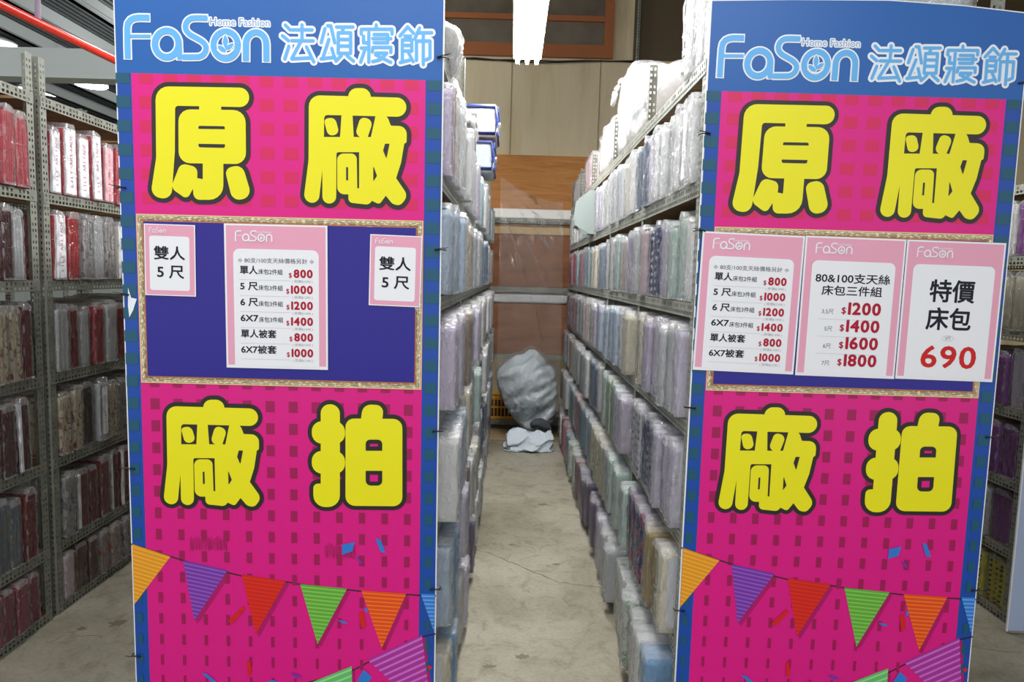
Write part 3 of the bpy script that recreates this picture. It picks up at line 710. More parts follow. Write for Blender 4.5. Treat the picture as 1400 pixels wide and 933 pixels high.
# the four rounded headline characters, as outlines with rounded corners
def glyph_build(name, parent, place, yellow, dark, pink=[], back=[]):
    g = MB(); r = .0128
    for p in back: g.poly(place(p), .0014, p_blk)
    for p in yellow:
        q = place(p); g.stroke(q, r, .0014, p_blk, closed=True)
        g.poly(q, .0014, p_blk)
    g.k = 0
    for p in yellow: g.poly(place(p), .0030, p_yel)
    g.k = 0
    for p in dark: g.poly(place(p), .0034, p_blk)
    g.k = 0
    for p in pink: g.poly(place(p), .0038, p_pink)
    return g.build(name, parent)
def placer(x0, y0, sc):
    f = crop(x0, y0, sc)
    return lambda p: [tuple(q[:2]) for q in rounded(f(p))]
YUAN = dict(yellow=[
    [(92,67,90),(738,78,66),(738,212,66),(228,202,22),(226,520,200),(202,850,62),(57,826,62),(97,560,200)],
    [(250,226,80),(713,232,80),(716,604,74),(252,597,74)],
    [(393,195,0),(545,195,0),(545,245,0),(393,245,0)],
    [(418,585,0),(560,585,0),(560,850,100),(356,850,100),(350,765,0),(380,700,8),(418,708,0)],
    [(266,596,48),(382,626,62),(380,702,0),(352,772,8),(310,848,32),(198,768,44)],
    [(568,634,46),(690,606,58),(758,832,62),(624,860,58)]],
    dark=[[(388,340,12),(570,343,12),(570,363,4),(388,361,4)],[(388,464,4),(572,467,4),(570,492,14),(390,488,14)]],
    back=[[(228,230,0),(300,230,0),(300,700,0),(228,720,0)],[(300,590,0),(600,590,0),(600,700,0),(300,700,0)]])
CHANG = dict(yellow=[
    [(350,78,72),(502,78,72),(504,200,0),(350,200,0)],
    [(87,125,72),(742,143,62),(740,272,62),(190,258,22),(188,430,0),(176,640,300),(152,856,50),(50,838,54),(85,560,300)],
    [(190,406,14),(600,406,0),(600,508,0),(272,508,14),(270,853,46),(178,853,46),(176,406,0)],
    [(306,256,0),(380,256,0),(388,410,0),(296,410,0)],
    [(186,285,24),(262,273,38),(294,388,36),(216,400,34)],
    [(434,270,34),(520,292,42),(478,418,8),(394,398,42)],
    [(424,490,14),(522,490,0),(522,600,0),(520,800,0),(500,862,62),(352,846,62),(352,788,4),(412,750,4),(424,750,0)],
    [(277,517,42),(408,517,36),(412,792,8),(277,790,46)],
    [(352,740,0),(424,752,0),(424,830,0),(352,800,0)],
    [(536,256,0),(612,262,44),(636,330,8),(745,334,52),(742,444,22),(727,450,6),(705,580,120),(672,682,0),(752,800,52),(700,868,62),(648,856,50),(603,800,0),(560,858,22),(505,832,0),(496,560,0),(500,420,0)]],
    dark=[[(598,451,3),(628,451,3),(607,553,3),(585,497,3)],[(519,597,2),(544,667,3),(519,704,2)],[(337,608,3),(350,608,3),(350,697,3),(337,697,3)]],
    back=[[(186,250,0),(636,250,0),(640,480,0),(560,760,0),(200,500,0)],[(262,505,0),(430,505,0),(430,760,0),(262,800,0)]])
PAI = dict(yellow=[
    [(135,72,72),(283,72,72),(283,780,0),(135,780,0)],
    [(66,203,82),(323,203,82),(323,378,82),(66,378,82)],[(66,432,82),(323,432,82),(323,609,82),(66,609,82)],
    [(78,685,62),(150,685,0),(283,685,0),(283,866,98),(78,866,104)],
    [(326,182,68),(765,185,72),(765,860,74),(326,856,74)],[(462,72,72),(622,80,72),(610,195,0),(444,195,0)]],
    dark=[[(482,345,36),(610,345,36),(610,431,4),(482,431,4)],[(482,586,4),(610,586,4),(610,700,40),(482,700,40)]],
    pink=[[(515,378,0),(577,378,0),(577,397,0),(515,397,0)],[(515,617,0),(577,617,0),(577,668,0),(515,668,0)]],
    back=[[(270,190,0),(340,190,0),(340,800,0),(270,800,0)]])
# shop name in outlined rounded letters
lc = crop(160, 10, 6.364)
def ell(cx, cy, rx, ry, n=40): return [(cx+rx*math.cos(2*math.pi*i/n), cy+ry*math.sin(2*math.pi*i/n)) for i in range(n)]
LOGO = [  # (points, half width, closed, round)
    ([(283,92),(190,90),(150,96),(118,112),(97,142),(91,185),(92,300),(96,447)], 26, 0), ([(92,253),(293,253)], 15, 0),
    (ell(435, 320, 103, 115), 28, 1), ([(542,290),(546,380),(548,456)], 22, 0),
    (spline([(787,96),(690,94),(645,100),(612,125),(598,165),(606,205),(640,240),(690,268),(738,296),(770,330),(776,368),(758,408),(722,430),(690,433),(640,434),(575,434)], 4), 24, 0),
    (ell(948, 330, 106, 118), 26, 1),
    ([(1124,470),(1124,320)]+[(1124+ (1-math.cos(math.pi*i/14))*88, 320-math.sin(math.pi*i/14)*100) for i in range(15)]+[(1301,330),(1302,475)], 27, 0)]
LEAF = [[(945,245),(966,285),(966,315),(946,358),(926,315),(926,285)], [(882,338),(910,338),(940,360),(950,392),(915,390),(890,370)], [(1016,318),(985,322),(955,345),(948,372),(985,368),(1008,345)]]
def poly2(pts): return [tuple(p[:2]) for p in lc(pts)]
PX = .00213/6.364
def logo(mb, T, sc, m_in, m_out, base, outline=True):
    """T maps board coordinates of the big logo to the place wanted, sc is the scale"""
    for lay in ((0, 1) if outline else (1,)):
        for pts, hw, cl in LOGO:
            q = [T(p) for p in poly2(pts)]; h = (hw+(11 if lay == 0 else (-2 if outline else -4)))*PX*sc
            if lay == 0 and not cl:      # white rim also past the open ends
                a, b_ = Vector(q[0]), Vector(q[1]); q[0] = tuple(a+(a-b_).normalized()*9*PX*sc); a, b_ = Vector(q[-1]), Vector(q[-2]); q[-1] = tuple(a+(a-b_).normalized()*9*PX*sc)
            n = len(q); mm = m_out if lay == 0 else m_in; L0 = base+.0004*lay
            mb.stroke(q, h, L0, mm, closed=bool(cl), cap=False)
            if not cl and lay == 0 or not cl: pass
    if outline:
        for l in LEAF:
            q = [T(p) for p in poly2(spline(l, 4, True))]; mb.stroke(q, 9*PX*sc, base+.0002, m_out, closed=True); mb.poly(q, base+.0006, m_in)
        mb.stroke([T(p) for p in poly2(spline([(880,372),(920,405),(975,402),(1010,375)], 5))], 8*PX*sc, base+.0007, m_out)
    else:
        for l in LEAF: mb.poly([T(p) for p in poly2(spline(l, 4, True))], base+.0006, m_in)
def big_logo(parent):
    g = MB(); logo(g, lambda p: p, 1, p_sky, p_lw, .0008); g.build('brand_lettering', parent)
    g = MB(); a, b_ = L_(286.5, 34.5), L_(369, 37); th = math.atan2(b_[1]-a[1], b_[0]-a[0])
    wd = b_[0]-a[0]
    vs, fs = glyphs('Home Fashion', 0); x1 = max(p[0] for p in vs); s = wd/x1
    for j in range(13):
        dx, dy = (.11*math.cos(j*math.pi/6), .11*math.sin(j*math.pi/6)) if j < 12 else (0, 0)
        g.add([(a[0]+(p[0]+dx)*s, -(.0010+j*3e-6+(.0003 if j == 12 else 0)), a[1]+(p[1]+dy)*s*1.02) for p in vs], fs, p_lw if j < 12 else mat('print_pale_steel', (138, 168, 208), .35, .5))
    g.build('strapline_lettering', parent)
    cj = crop(375, 20, 6.222)
    C = [[(95,90),(135,130)],[(70,180),(122,222)],[(125,270),(90,378)],[(237,88),(237,215)],[(155,130),(322,130)],[(150,222),(332,224)],[(225,232),(150,375)],[(150,377),(318,368)],[(275,275),(337,402)],
         [(432,120),(400,238)],[(455,96),(482,96),(515,240)],[(465,212),(412,375)],[(398,377),(515,363)],[(490,288),(515,375)],[(530,106),(670,106)],[(592,110),(576,150)],[(545,155),(545,330)],[(545,155),(650,155),(650,330)],[(545,212),(650,212)],[(545,268),(650,268)],[(545,330),(650,330)],[(570,350),(525,396)],[(620,350),(675,396)],
         [(868,88),(868,118)],[(740,165),(742,125),(1002,125),(1002,165)],[(760,185),(760,240),(805,240)],[(805,155),(805,405)],[(740,285),(805,285)],[(775,290),(735,405)],[(850,170),(965,170),(965,240),(850,240)],[(838,205),(992,205)],[(835,318),(840,280),(992,280),(992,322)],[(865,328),(958,328),(900,385),(838,400)],[(862,342),(992,407)],
         [(1135,105),(1070,182)],[(1135,105),(1185,160)],[(1112,184),(1160,184)],[(1090,215),(1090,402)],[(1090,215),(1170,215),(1170,310),(1090,310)],[(1095,262),(1170,262)],[(1072,408),(1150,388)],[(1145,330),(1182,400)],[(1237,115),(1195,207)],[(1215,155),(1340,155)],[(1268,160),(1268,427)],[(1210,390),(1210,225),(1325,225),(1325,370),(1290,386)]]
    g = MB()
    for hw, m, b0 in ((32, p_lw, .0008), (13, p_sky, .0016)):
        g.k = 0
        for s_ in C: g.stroke([p[:2] for p in cj(s_)], hw/6.222*.00213, b0, m)
    g.build('shop_name_lettering', parent)
def torn(parent, polys):
    t = MB()
    for p in polys: t.poly([q[:2] for q in crop(170, 280, 3.1818)(p)], .0026, p_lw)
    t.build('torn_paper', parent)
def make_board(Mx, label):
    root = empty('sign_board'); root.matrix_world = Mx
    tag(root, label, 'sign', 'printed sale boards on the rack ends')
    return root
bl = make_board(BL, 'tall magenta and blue sale board whose navy panel shows bare between three posters')
pnl = pan.build('panel', bl); pf = fld.build('printed_field', bl); big_logo(pnl); printed_flags(bl)
glyph_build('headline_character', pf, placer(195, 105, 5.044), **YUAN)
P1 = placer(405, 105, 4.912); glyph_build('headline_character', pf, P1, **CHANG)
# the same character again lower down
def P3(p):
    a0, a1 = L_(405+55/4.912, 105+470/4.912), L_(405+745/4.912, 105+470/4.912); t0, t1 = L_(405+425/4.912, 105+78/4.912), L_(405+425/4.912, 105+862/4.912)
    b0, b1 = L_(210+73/5.4875, 535+470/5.4875), L_(210+797/5.4875, 535+470/5.4875); s0, s1 = L_(210+440/5.4875, 535+63/5.4875), L_(210+440/5.4875, 535+862/5.4875)
    return [(b0[0]+(u-a0[0])*(b1[0]-b0[0])/(a1[0]-a0[0]), s0[1]+(v-t0[1])*(s1[1]-s0[1])/(t1[1]-t0[1])) for u, v in P1(p)]
glyph_build('headline_character', pf, P3, **CHANG)
glyph_build('headline_character', pf, placer(415, 540, 5.653), **PAI)
def copy_tree(o, parent=None):
    c = o.copy(); COL.objects.link(c); c.parent = parent
    for ch in list(o.children): copy_tree(ch, c)
    return c
br = copy_tree(bl); br.matrix_world = BR; br['label'] = 'tall magenta and blue sale board with three large price posters side by side'
b3 = tag(empty('sign_board', (2.36, 3.06, 0)), 'pale blue board edge standing at the end of the rack of purple and yellow bedding', 'sign')
q = MB(); q.bevbox((0, 0, .01), (.92, .006, 2.38), mat('pale_blue_board', (178, 194, 226), .35, .5), .002, 1); q.build('panel', b3)
q = MB(); q.bevbox((-.004, -.002, .008), (.003, .008, 2.382), p_white, .001, 1); q.build('edge_strip', b3)

torn(bl, [[(310,80),(375,82),(372,100),(360,132),(340,120),(318,95)], [(18,360),(32,405),(56,410),(40,460),(24,490),(18,440)], [(1135,552),(1175,548),(1195,575),(1160,580),(1135,578)], [(1165,590),(1215,602),(1205,625),(1180,612)], [(1045,118),(1075,112),(1070,150),(1048,140)], [(1052,96),(1080,96),(1078,108),(1055,106)],
          [(455,712),(890,722),(895,738),(800,730),(700,728),(640,724),(610,736),(560,722),(500,728),(458,722)], [(1170,448),(1285,446),(1290,460),(1255,452),(1230,464),(1200,452),(1180,462)]])
rnd = random.Random(9)
for x0, x1, y0, y1, n in ((208, 328, 470, 520, 34), (634, 735, 490, 545, 28)):
    sc_ = MB()
    for k in range(n):
        xx = x0+(x1-x0)*k/n; j = rnd.uniform(0, 14); sc_.poly([q[:2] for q in cc([(xx, y0+j), (xx+1.5, y0+j), (xx+2.2+rnd.uniform(-1, 2), y1-rnd.uniform(0, 12)), (xx+.5, y1-rnd.uniform(0, 12))])], .0013, p_sqm)
    sc_.build('scuff_mark', bl)
tb = MB()
for p in ([(475,680),(700,684),(690,692),(660,698),(640,692),(600,697),(560,690),(520,694),(475,692)], [(705,686),(815,690),(818,700),(770,696),(740,703),(710,697)]):
    tb.poly([loc_on(BR, 930+x/2.979, 290+y/2.979) for x, y in p], .0026, p_lw)
tb.build('torn_paper', br)

# ------------------------------------------------------------------ price posters
k_pink = mat('poster_pink', (232, 164, 190), .4, .4); k_white = mat('poster_white', (238, 240, 246), .4, .4); k_blk = mat('poster_ink', (24, 22, 40), .5, .3); k_grey = mat('poster_grey_ink', (92, 92, 104), .5, .3)
k_lite = mat('poster_pale_ink', (170, 170, 178), .5, .3); k_red = mat('poster_crimson_ink', (176, 12, 50), .5, .3); k_red2 = mat('poster_red_ink', (206, 34, 36), .5, .3)
def poster(Mx, c4, label, content, group):
    q = [loc_on(Mx, *p) for p in c4]
    cx = sum(p[0] for p in q)/4; cy = sum(p[1] for p in q)/4
    W = (math.dist(q[0], q[1])+math.dist(q[3], q[2]))/2; H = (math.dist(q[0], q[3])+math.dist(q[1], q[2]))/2
    th = (math.atan2(q[1][1]-q[0][1], q[1][0]-q[0][0])+math.atan2(q[2][1]-q[3][1], q[2][0]-q[3][0]))/2
    root = tag(empty('price_poster'), label, 'poster', group)
    root.matrix_world = Mx @ Matrix.Translation((cx, -.0065, cy)) @ Matrix.Rotation(-th, 4, 'Y')
    s = MB(); s.box((-W/2, 0, -H/2), (W/2, .0009, H/2), k_white)
    X = lambda u: -W/2+u*W; Y = lambda v: H/2-v*H
    big = content != 'size'
    bx, by = (.018, .012) if big else (.022, .014)
    s.rect(X(bx), Y(.985 if not big else .978), X(1-bx), Y(by), .0002, k_pink)
    wx0, wx1, wy0, wy1 = (.085, .915, .170, 1.0) if big else (.10, .885, .165, .925)
    if big:
        s.poly([p[:2] for p in rounded([(X(wx0), Y(wy0), .06*W), (X(wx0), Y(.985), 0), (X(wx1), Y(.985), 0), (X(wx1), Y(wy0), .06*W)])], .0004, k_white)
    else: s.poly([p[:2] for p in rounded([(X(wx0), Y(wy0), .05*W), (X(wx0), Y(wy1), .05*W), (X(wx1), Y(wy1), .05*W), (X(wx1), Y(wy0), .05*W)])], .0004, k_white)
    ps = s.build('paper_sheet', root)
    t = MB()
    def tx(body, u, v, h, m, al='LEFT', bold=.018, wd=None):   # v: baseline, h: glyph size as a share of the poster height
        t.text(body, X(u), Y(v), h*H, .0008, m, al, bold, None if wd is None else wd*W)
    def flush(nm):
        nonlocal t
        if t.v: t.build(nm, ps)
        t = MB()
    def num(body, u, v, h, m, bold, gap=.075, asp=.94):   # figures set close together, right-aligned; returns their left edge
        x = X(u); sy = h*H/.727; sx = sy*asp
        for ch in body[::-1]:
            vs, fs = glyphs(ch, 0); a0, a1 = min(p[0] for p in vs), max(p[0] for p in vs)
            for j in range(8):
                t.k += 1; dx, dy = bold*math.cos(j*math.pi/4), bold*math.sin(j*math.pi/4)
                t.add([(x+(p[0]-a1+dx)*sx, -(.0008+t.k*2e-6), Y(v)+(p[1]+dy)*sy) for p in vs], fs, m)
            x -= (a1-a0+gap+2*bold)*sx
        return (x+gap*sx+W/2)/W
    # shop name in white on the pink header
    l0, l1 = L_(160+60/6.364, 10+92/6.364), L_(160+1335/6.364, 10+92/6.364); o0 = L_(160+96/6.364, 10+455/6.364)
    lw = (.37 if big else .34)*W; sc = lw/(l1[0]-l0[0]); lx, ly = (X(.105), Y(.122)) if big else (X(.10), Y(.125))
    logo(t, lambda p: (lx+(p[0]-l0[0])*sc, ly+(p[1]-o0[1])*sc), sc, k_white, k_white, .0008, False); t.build('brand_lettering', ps); t = MB()
    if big: tx('Home Fashion', .30, .060, .020, k_white, bold=.01)
    if content == 'list':
        tx('✧ 80支/100支天絲價格另計 ✧', .5, .262, .038, k_grey, 'CENTER', .004, .74); flush('note_lettering')
        for i, (a, b_, pr, op) in enumerate((('單人', '床包2件組', '800', '1090'), ('5 尺', '床包3件組', '1000', '1290'), ('6 尺', '床包3件組', '1200', '1490'), ('6X7', '床包3件組', '1400', '1690'), ('單人被套', '', '800', '1090'), ('6X7被套', '', '1000', '1290'))):
            y = .338+i*.1105
            tx(a, .150, y, .062, k_blk, bold=.024, wd=(.17 if b_ else .345))
            if b_: tx(b_, .328, y+.002, .040, k_blk, bold=.008, wd=.235)
            e = num(pr, .852, y+.021, .055, k_red, .042, .06, 1.04)
            tx('$', e-.012, y+.022, .046, k_red, 'RIGHT', .012)
            s0, s1 = Y(y+.0455), Y(y+.0440); t.rect(X(.145), s0, X(.64), s1, .0008, k_lite)
            tx('( 原價$%s )' % op, .855, y+.056, .022, k_lite, 'RIGHT', .0, .20); flush('price_line')
    elif content == 'three':
        tx('80&100支天絲', .5, .320, .075, k_blk, 'CENTER', .016, .74); flush('headline_lettering'); tx('床包三件組', .5, .408, .075, k_blk, 'CENTER', .016, .60); flush('headline_lettering')
        for i, (a, pr) in enumerate((('3.5尺', '1200'), ('5尺', '1400'), ('6尺', '1600'), ('7尺', '1800'))):
            y = .545+i*.1240
            tx(a, .335, y, .040, k_grey, 'RIGHT', .0); tx('$', num(pr, .80, y, .086, k_red, .036, .06, 1.06)-.015, y-.004, .064, k_red, 'RIGHT', .02)
            if i < 3: t.rect(X(.19), Y(y+.0420), X(.80), Y(y+.0405), .0008, k_lite)
            flush('price_line')
    elif content == 'special':
        tx('特價', .5, .420, .17, k_blk, 'CENTER', .022, .45); flush('headline_lettering'); tx('床包', .49, .620, .17, k_blk, 'CENTER', .022, .45); flush('headline_lettering')
        t.stroke([(X(.5)+.018*math.cos(a*math.pi/10), Y(.695)+.008*math.sin(a*math.pi/10)) for a in range(20)], .0004, .0008, k_lite, closed=True)
        tx('5尺', .5, .703, .028, k_grey, 'CENTER', .0); flush('size_mark'); num('690', .80, .905, .160, k_red2, .020, .08, 1.16)
    else:
        m = k_blk if content == 'size' else k_grey
        tx('雙人', .49, .475, .20, m, 'CENTER', .020, .60); tx('5 尺', .51, .735, .20, m, 'CENTER', .020, .52)
    flush('printed_lettering'); return root
gp = 'price posters taped to the sale boards'
poster(BL, [(197.7,305.8),(268.4,308.3),(269,405.7),(200.8,403.5)], 'small pink-edged size poster in the upper corner beside a torn paper patch', 'size', gp)
poster(BL, [(307.7,305.8),(448.8,308.9),(448.8,505.7),(310.8,502.2)], 'pink-edged six-line price list alone in the middle of the navy panel', 'list', gp)
poster(BL, [(506.9,319.9),(577.6,324),(575.4,419.9),(504.7,417.7)], 'small pink-edged size poster hung lower, at the frame edge beside the centre aisle', 'size', gp)
poster(BR, [(959.5,316.9),(1097.8,322.6),(1085.1,512.6),(946.8,504.8)], 'pink-edged six-line price list beside two other large posters', 'list', gp)
poster(BR, [(1099.5,322.6),(1237.1,327.6),(1221.4,518.3),(1086.8,512.6)], 'pink-edged poster with four red prices from 1200 to 1800', 'three', gp)
poster(BR, [(1238.2,327.6),(1373.8,333),(1354.6,522.3),(1223,517.6)], 'pink-edged poster with one large red 690', 'special', gp)
# cable ties that hold the boards to the posts
def tie(Mx, px, py, side, label):
    u, v = loc_on(Mx, px, py); e = U0 if side < 0 else U1
    root = tag(empty('cable_tie'), label, 'cable tie', 'black cable ties holding the sale boards'); root.matrix_world = Mx @ Matrix.Translation((e, 0, v))
    s = MB(); s.tube([(-side*.016, -.0035, 0), (-side*.004, -.0042, .001), (side*.006, -.002, .001), (side*.012, .006, .0), (side*.012, .016, -.001)], .0019, black, 6); s.build('strap', root)
    s = MB(); s.bevbox((-side*.016-.0035, -.0072, -.003), (-side*.016+.0035, -.0012, .003), black, .001, 1); s.build('head', root)
    s = MB(); s.tube([(-side*.016, -.006, 0), (-side*.004, -.010, .0035), (side*.012, -.014, .005), (side*.022, -.015, .008)], [.0017, .0016, .0014, .0007], black, 6); s.build('tail', root)
wh = ('topmost black cable tie', 'second black cable tie from the top', 'third black cable tie from the top', 'fourth black cable tie from the top')
for i, (x, y) in enumerate(((606.5, 79), (601.5, 342), (596, 590), (594, 806))): tie(BL, x, y, 1, '%s, aisle edge of bare-panelled sale board' % wh[i])
for i, (x, y) in enumerate(((164, 257), (171, 403), (177, 641), (184, 897))): tie(BL, x, y, -1, '%s, outer edge of bare-panelled sale board' % wh[i])
for i, (x, y) in enumerate(((957, 183), (953, 316), (937, 558), (926, 835))): tie(BR, x, y, -1, '%s, aisle edge of three-poster sale board' % wh[i])
for i, (x, y) in enumerate(((1396, 114), (1345, 598), (1318, 807))): tie(BR, x, y, 1, '%s, outer edge of three-poster sale board' % wh[i])

# ------------------------------------------------------------------ lamps, pipe
def fixture(name, label, cat, loc, L, n, wd, hang, em, yaw=0):
    root = tag(empty(name, loc, yaw), label, cat, 'fluorescent fixtures')
    h = MB(); h.bevbox((-wd/2, 0, .02), (wd/2, L, .07), white_enamel, .008); h.build('housing', root)
    for i in range(n):
        x = (i-(n-1)/2)*wd/n
        t = MB(); t.tube([(x, .03, 0), (x, L-.03, 0)], .0145, em, 12); t.build('tube', root)
        for yy in (.0, L-.03):
            e = MB(); e.bevbox((x-.012, yy, -.018), (x+.012, yy+.03, .022), white_enamel, .003, 1); e.build('lamp_holder', root)
    for yy in (.15, L-.15):
        r = MB(); r.tube([(0, yy, .07), (0, yy, hang)], .005, steel, 6); r.build('hanging_rod', root)
    return root
fixture('fluorescent_light', 'bright three-tube fluorescent light hanging over the centre aisle', 'light', (.068, 3.80, 3.10), 1.2, 3, .20, 2.1, tube_m)
fixture('fluorescent_light', 'distant lit fluorescent tube light seen above the red bedding rack', 'light', tuple(ypt(64, 133, 15.5)), .9, 2, .16, 5.2-ypt(64, 133, 15.5).z, hall_lamp_m, R_(-75))
fixture('fluorescent_light', 'far fluorescent light close to the slotted post top', 'light', tuple(ypt(22, 120, 14.5)), 1.2, 2, .14, 5.2-ypt(22, 120, 14.5).z, hall_lamp_m, R_(-35))
def round_lamp(label, loc, r):
    root = tag(empty('round_ceiling_lamp', loc), label, 'light', 'round hall lamps')
    d = MB(); n = 28; vs = []; fs = []
    prof = [(0, -.03), (.55, -.028), (.9, -.012), (1, 0)]
    for q, z in prof: vs += [(r*q*math.cos(2*math.pi*i/n), r*q*math.sin(2*math.pi*i/n), z) for i in range(n)]
    for k in range(3):
        for i in range(n): fs.append((k*n+i, k*n+(i+1) % n, (k+1)*n+(i+1) % n, (k+1)*n+i))
    d.add(vs, fs, hall_lamp_m, True); d.build('diffuser', root)
    h = MB(); vs = []; fs = []
    for q, z in ((1.0, .002), (1.02, .03), (.5, .10), (.2, .16)): vs += [(r*q*math.cos(2*math.pi*i/n), r*q*math.sin(2*math.pi*i/n), z) for i in range(n)]
    for k in range(3):
        for i in range(n): fs.append((k*n+i, k*n+(i+1) % n, (k+1)*n+(i+1) % n, (k+1)*n+i))
    fs.append(tuple(range(3*n, 4*n))); h.add(vs, fs, white_enamel, True); h.build('shade', root)
    c = MB(); c.tube([(0, 0, .16), (0, 0, 5.2-loc[2])], .008, black, 6); c.build('cord', root)
    return root
p = ypt(125, 117, 11.5); round_lamp('lit round hall lamp seen between the post and the sale board', p, .24)
p = ypt(-1, 60, 11.5); round_lamp('lit round hall lamp cut by the photo edge above the red bedding rack', p, .24)
q = MB(); A, B_ = Vector((-2.35, 2.6, 2.83)), Vector((-2.35, 6.5, 2.86))
a = ypt(0, 6, 3.3); c = ypt(160, 84, 4.3); dv = (c-a).normalized()
q.tube([a-dv*.9, a, c, c+dv*1.6], .022, redpaint, 16); 
tag(q.build('red_pipe'), 'glossy red pipe running overhead along the left aisle', 'pipe')
s_ = MB(); m_ = a+dv*(c-a).length*.27
s_.tube([(m_.x, m_.y, m_.z+.02), (m_.x, m_.y, 5.2)], .014, mat('lilac_painted_rod', (190, 184, 214), .4, .4), 8); tag(s_.build('pipe_hanger'), 'pale lilac hanger rod that holds the red overhead pipe', 'hanger')

# ------------------------------------------------------------------ bags and bundles on the rack tops
def soft_bag(name, label, cat, group, lo, hi, key, r=.04, amp=.014, seed=1, wrap=True, extra=None, squash=0):
    sx, sy, sz = (hi[i]-lo[i] for i in range(3)); root = tag(empty(name, (lo[0], (lo[1]+hi[1])/2, lo[2])), label, cat, group)
    sd = Vector((seed*3.7, seed*1.3, seed*9.1))
    def shape(gr, inset, am):
        vs, fs = soft_grid(sx-2*inset, sy-2*inset, sz-inset*1.5, gr, 14, 14, 14)
        for p in vs:
            p.x += inset; f = min(1, p.z/.03)
            n1 = noise.noise_vector(p*9+sd); n2 = noise.noise_vector(p*24+sd*2)
            d = (n1*am+n2*am*.45); d.z *= f; p += d
            if squash: p.z -= squash*max(0, (abs(p.y)/(sy/2))**2)*(p.z/sz)*sz
            p.z = max(p.z, .003+inset*.3)
        return vs, fs
    vs, fs = shape(r, .008 if wrap else 0, amp)
    link('folded_quilt', mesh_of(vs, fs, fab(key)), root)
    if wrap:
        vs, fs = shape(r, 0, amp*1.2); link('plastic_sleeve', mesh_of(vs, fs, film_m), root)
    if extra: extra(root, sx, sy, sz)
    return root
ZT = 2.272
gt = 'wrapped quilts on top of the aisle racks'
row('bedding_pack', 'bedding pack', 'bedding pack', 'right aisle rack', 'wrapped bedding packs along the right of the centre aisle', W_('white white greyw white white whfl white white'), XR, 2.27, 0, 2.185, 2.42, 1, [2.13, 3.08], .105, .36, 7, RL, over=(.0, .02), d=.36, lean=.01)
def strap(root, sx, sy, sz):
    s = MB(); s.box((-.012, -sy*.5, sz*.42), (-.009, sy*.5, sz*.42+.022), mat('pale_blue_strap', (190, 216, 236), .5, .3)); s.build('strap', root)
    s = MB(); y = -sy/2-.004
    for k in range(4): a = .16+.01*k; s.add([(a+.012*math.cos(t*math.pi/4), y, sz*.78+.006*(k % 2)+.010*math.sin(t*math.pi/4)) for t in range(8)], [tuple(range(8))], mat('green_print', (60, 128, 92), .5, .3))
    for a, b_, c, d in ((.23, .27, .24, .243), (.23, .27, .277, .28), (.23, .233, .24, .28), (.267, .27, .24, .28)): s.box((a, y, c), (b_, y+.001, d), card_blk)
    s.build('printed_mark', root)
def handle(root, sx, sy, sz):
    s = MB(); s.tube(spline([(-.008, -.06, sz*.86), (-.03, -.07, sz*.82), (-.045, -.05, sz*.66), (-.05, 0, sz*.60), (-.045, .05, sz*.66), (-.03, .07, sz*.82), (-.008, .06, sz*.86)], 4), .010, fab('white'), 8); s.build('carry_handle', root)
soft_bag('quilt_bag', 'big clear bag of white quilt with pale blue strap behind the near post top', 'bag', gt, (.578, 3.15, ZT), (1.05, 3.56, 2.585), 'white', .05, .016, 2, extra=strap)
soft_bag('quilt_bag', 'tall white quilt bundle just beyond the pale-strapped clear bag', 'bag', gt, (.575, 3.61, ZT), (1.0, 4.04, 2.72), 'white', .06, .02, 3, extra=handle)
soft_bag('quilt_bag', 'low rumpled white bundle in the middle of the right rack top', 'bag', gt, (.58, 4.16, ZT), (1.0, 4.86, 2.59), 'white', .06, .022, 4)
soft_bag('quilt_bag', 'pale pink wrapped pack on the right rack top, second from the far end', 'bag', gt, (.575, 5.24, ZT), (.98, 5.72, 2.56), 'blush', .03, .010, 6)
soft_bag('quilt_bag', 'grey crumpled wrapped pack at the far end of the right rack top', 'bag', gt, (.575, 6.06, ZT), (.98, 6.70, 2.53), 'greyw', .03, .014, 7)
soft_bag('quilt_bag', 'grey white bundle peeping over the top edge of the three-poster board', 'bag', gt, (.975, 2.18, ZT), (1.42, 2.66, 2.60), 'greyw', .07, .02, 8)
soft_bag('quilt_bag', 'rumpled white bundle on the left rack top beside the sale board', 'bag', gt, (-.62, 2.20, ZT), (-.195, 2.54, 2.42), 'white', .06, .024, 9)
soft_bag('quilt_bag', 'slumped white bundle on the left rack top, second from the sale board', 'bag', gt, (-.62, 2.58, ZT), (-.215, 2.93, 2.34), 'white', .05, .022, 10)
def green_label(root, sx, sy, sz):
    s = MB(); s.box((sx-.004, -.05, sz*.5), (sx+.002, .0, sz*.72), mat('green_print', (60, 128, 92), .5, .3)); s.build('label', root)
soft_bag('quilt_bag', 'white wrapped quilt with a green mark on the left rack top', 'bag', gt, (-.62, 3.14, ZT), (-.185, 3.6, 2.33), 'white', .025, .012, 11, extra=green_label)
trim_blue = mat('navy_bag_trim', (30, 44, 100), .5, .4)
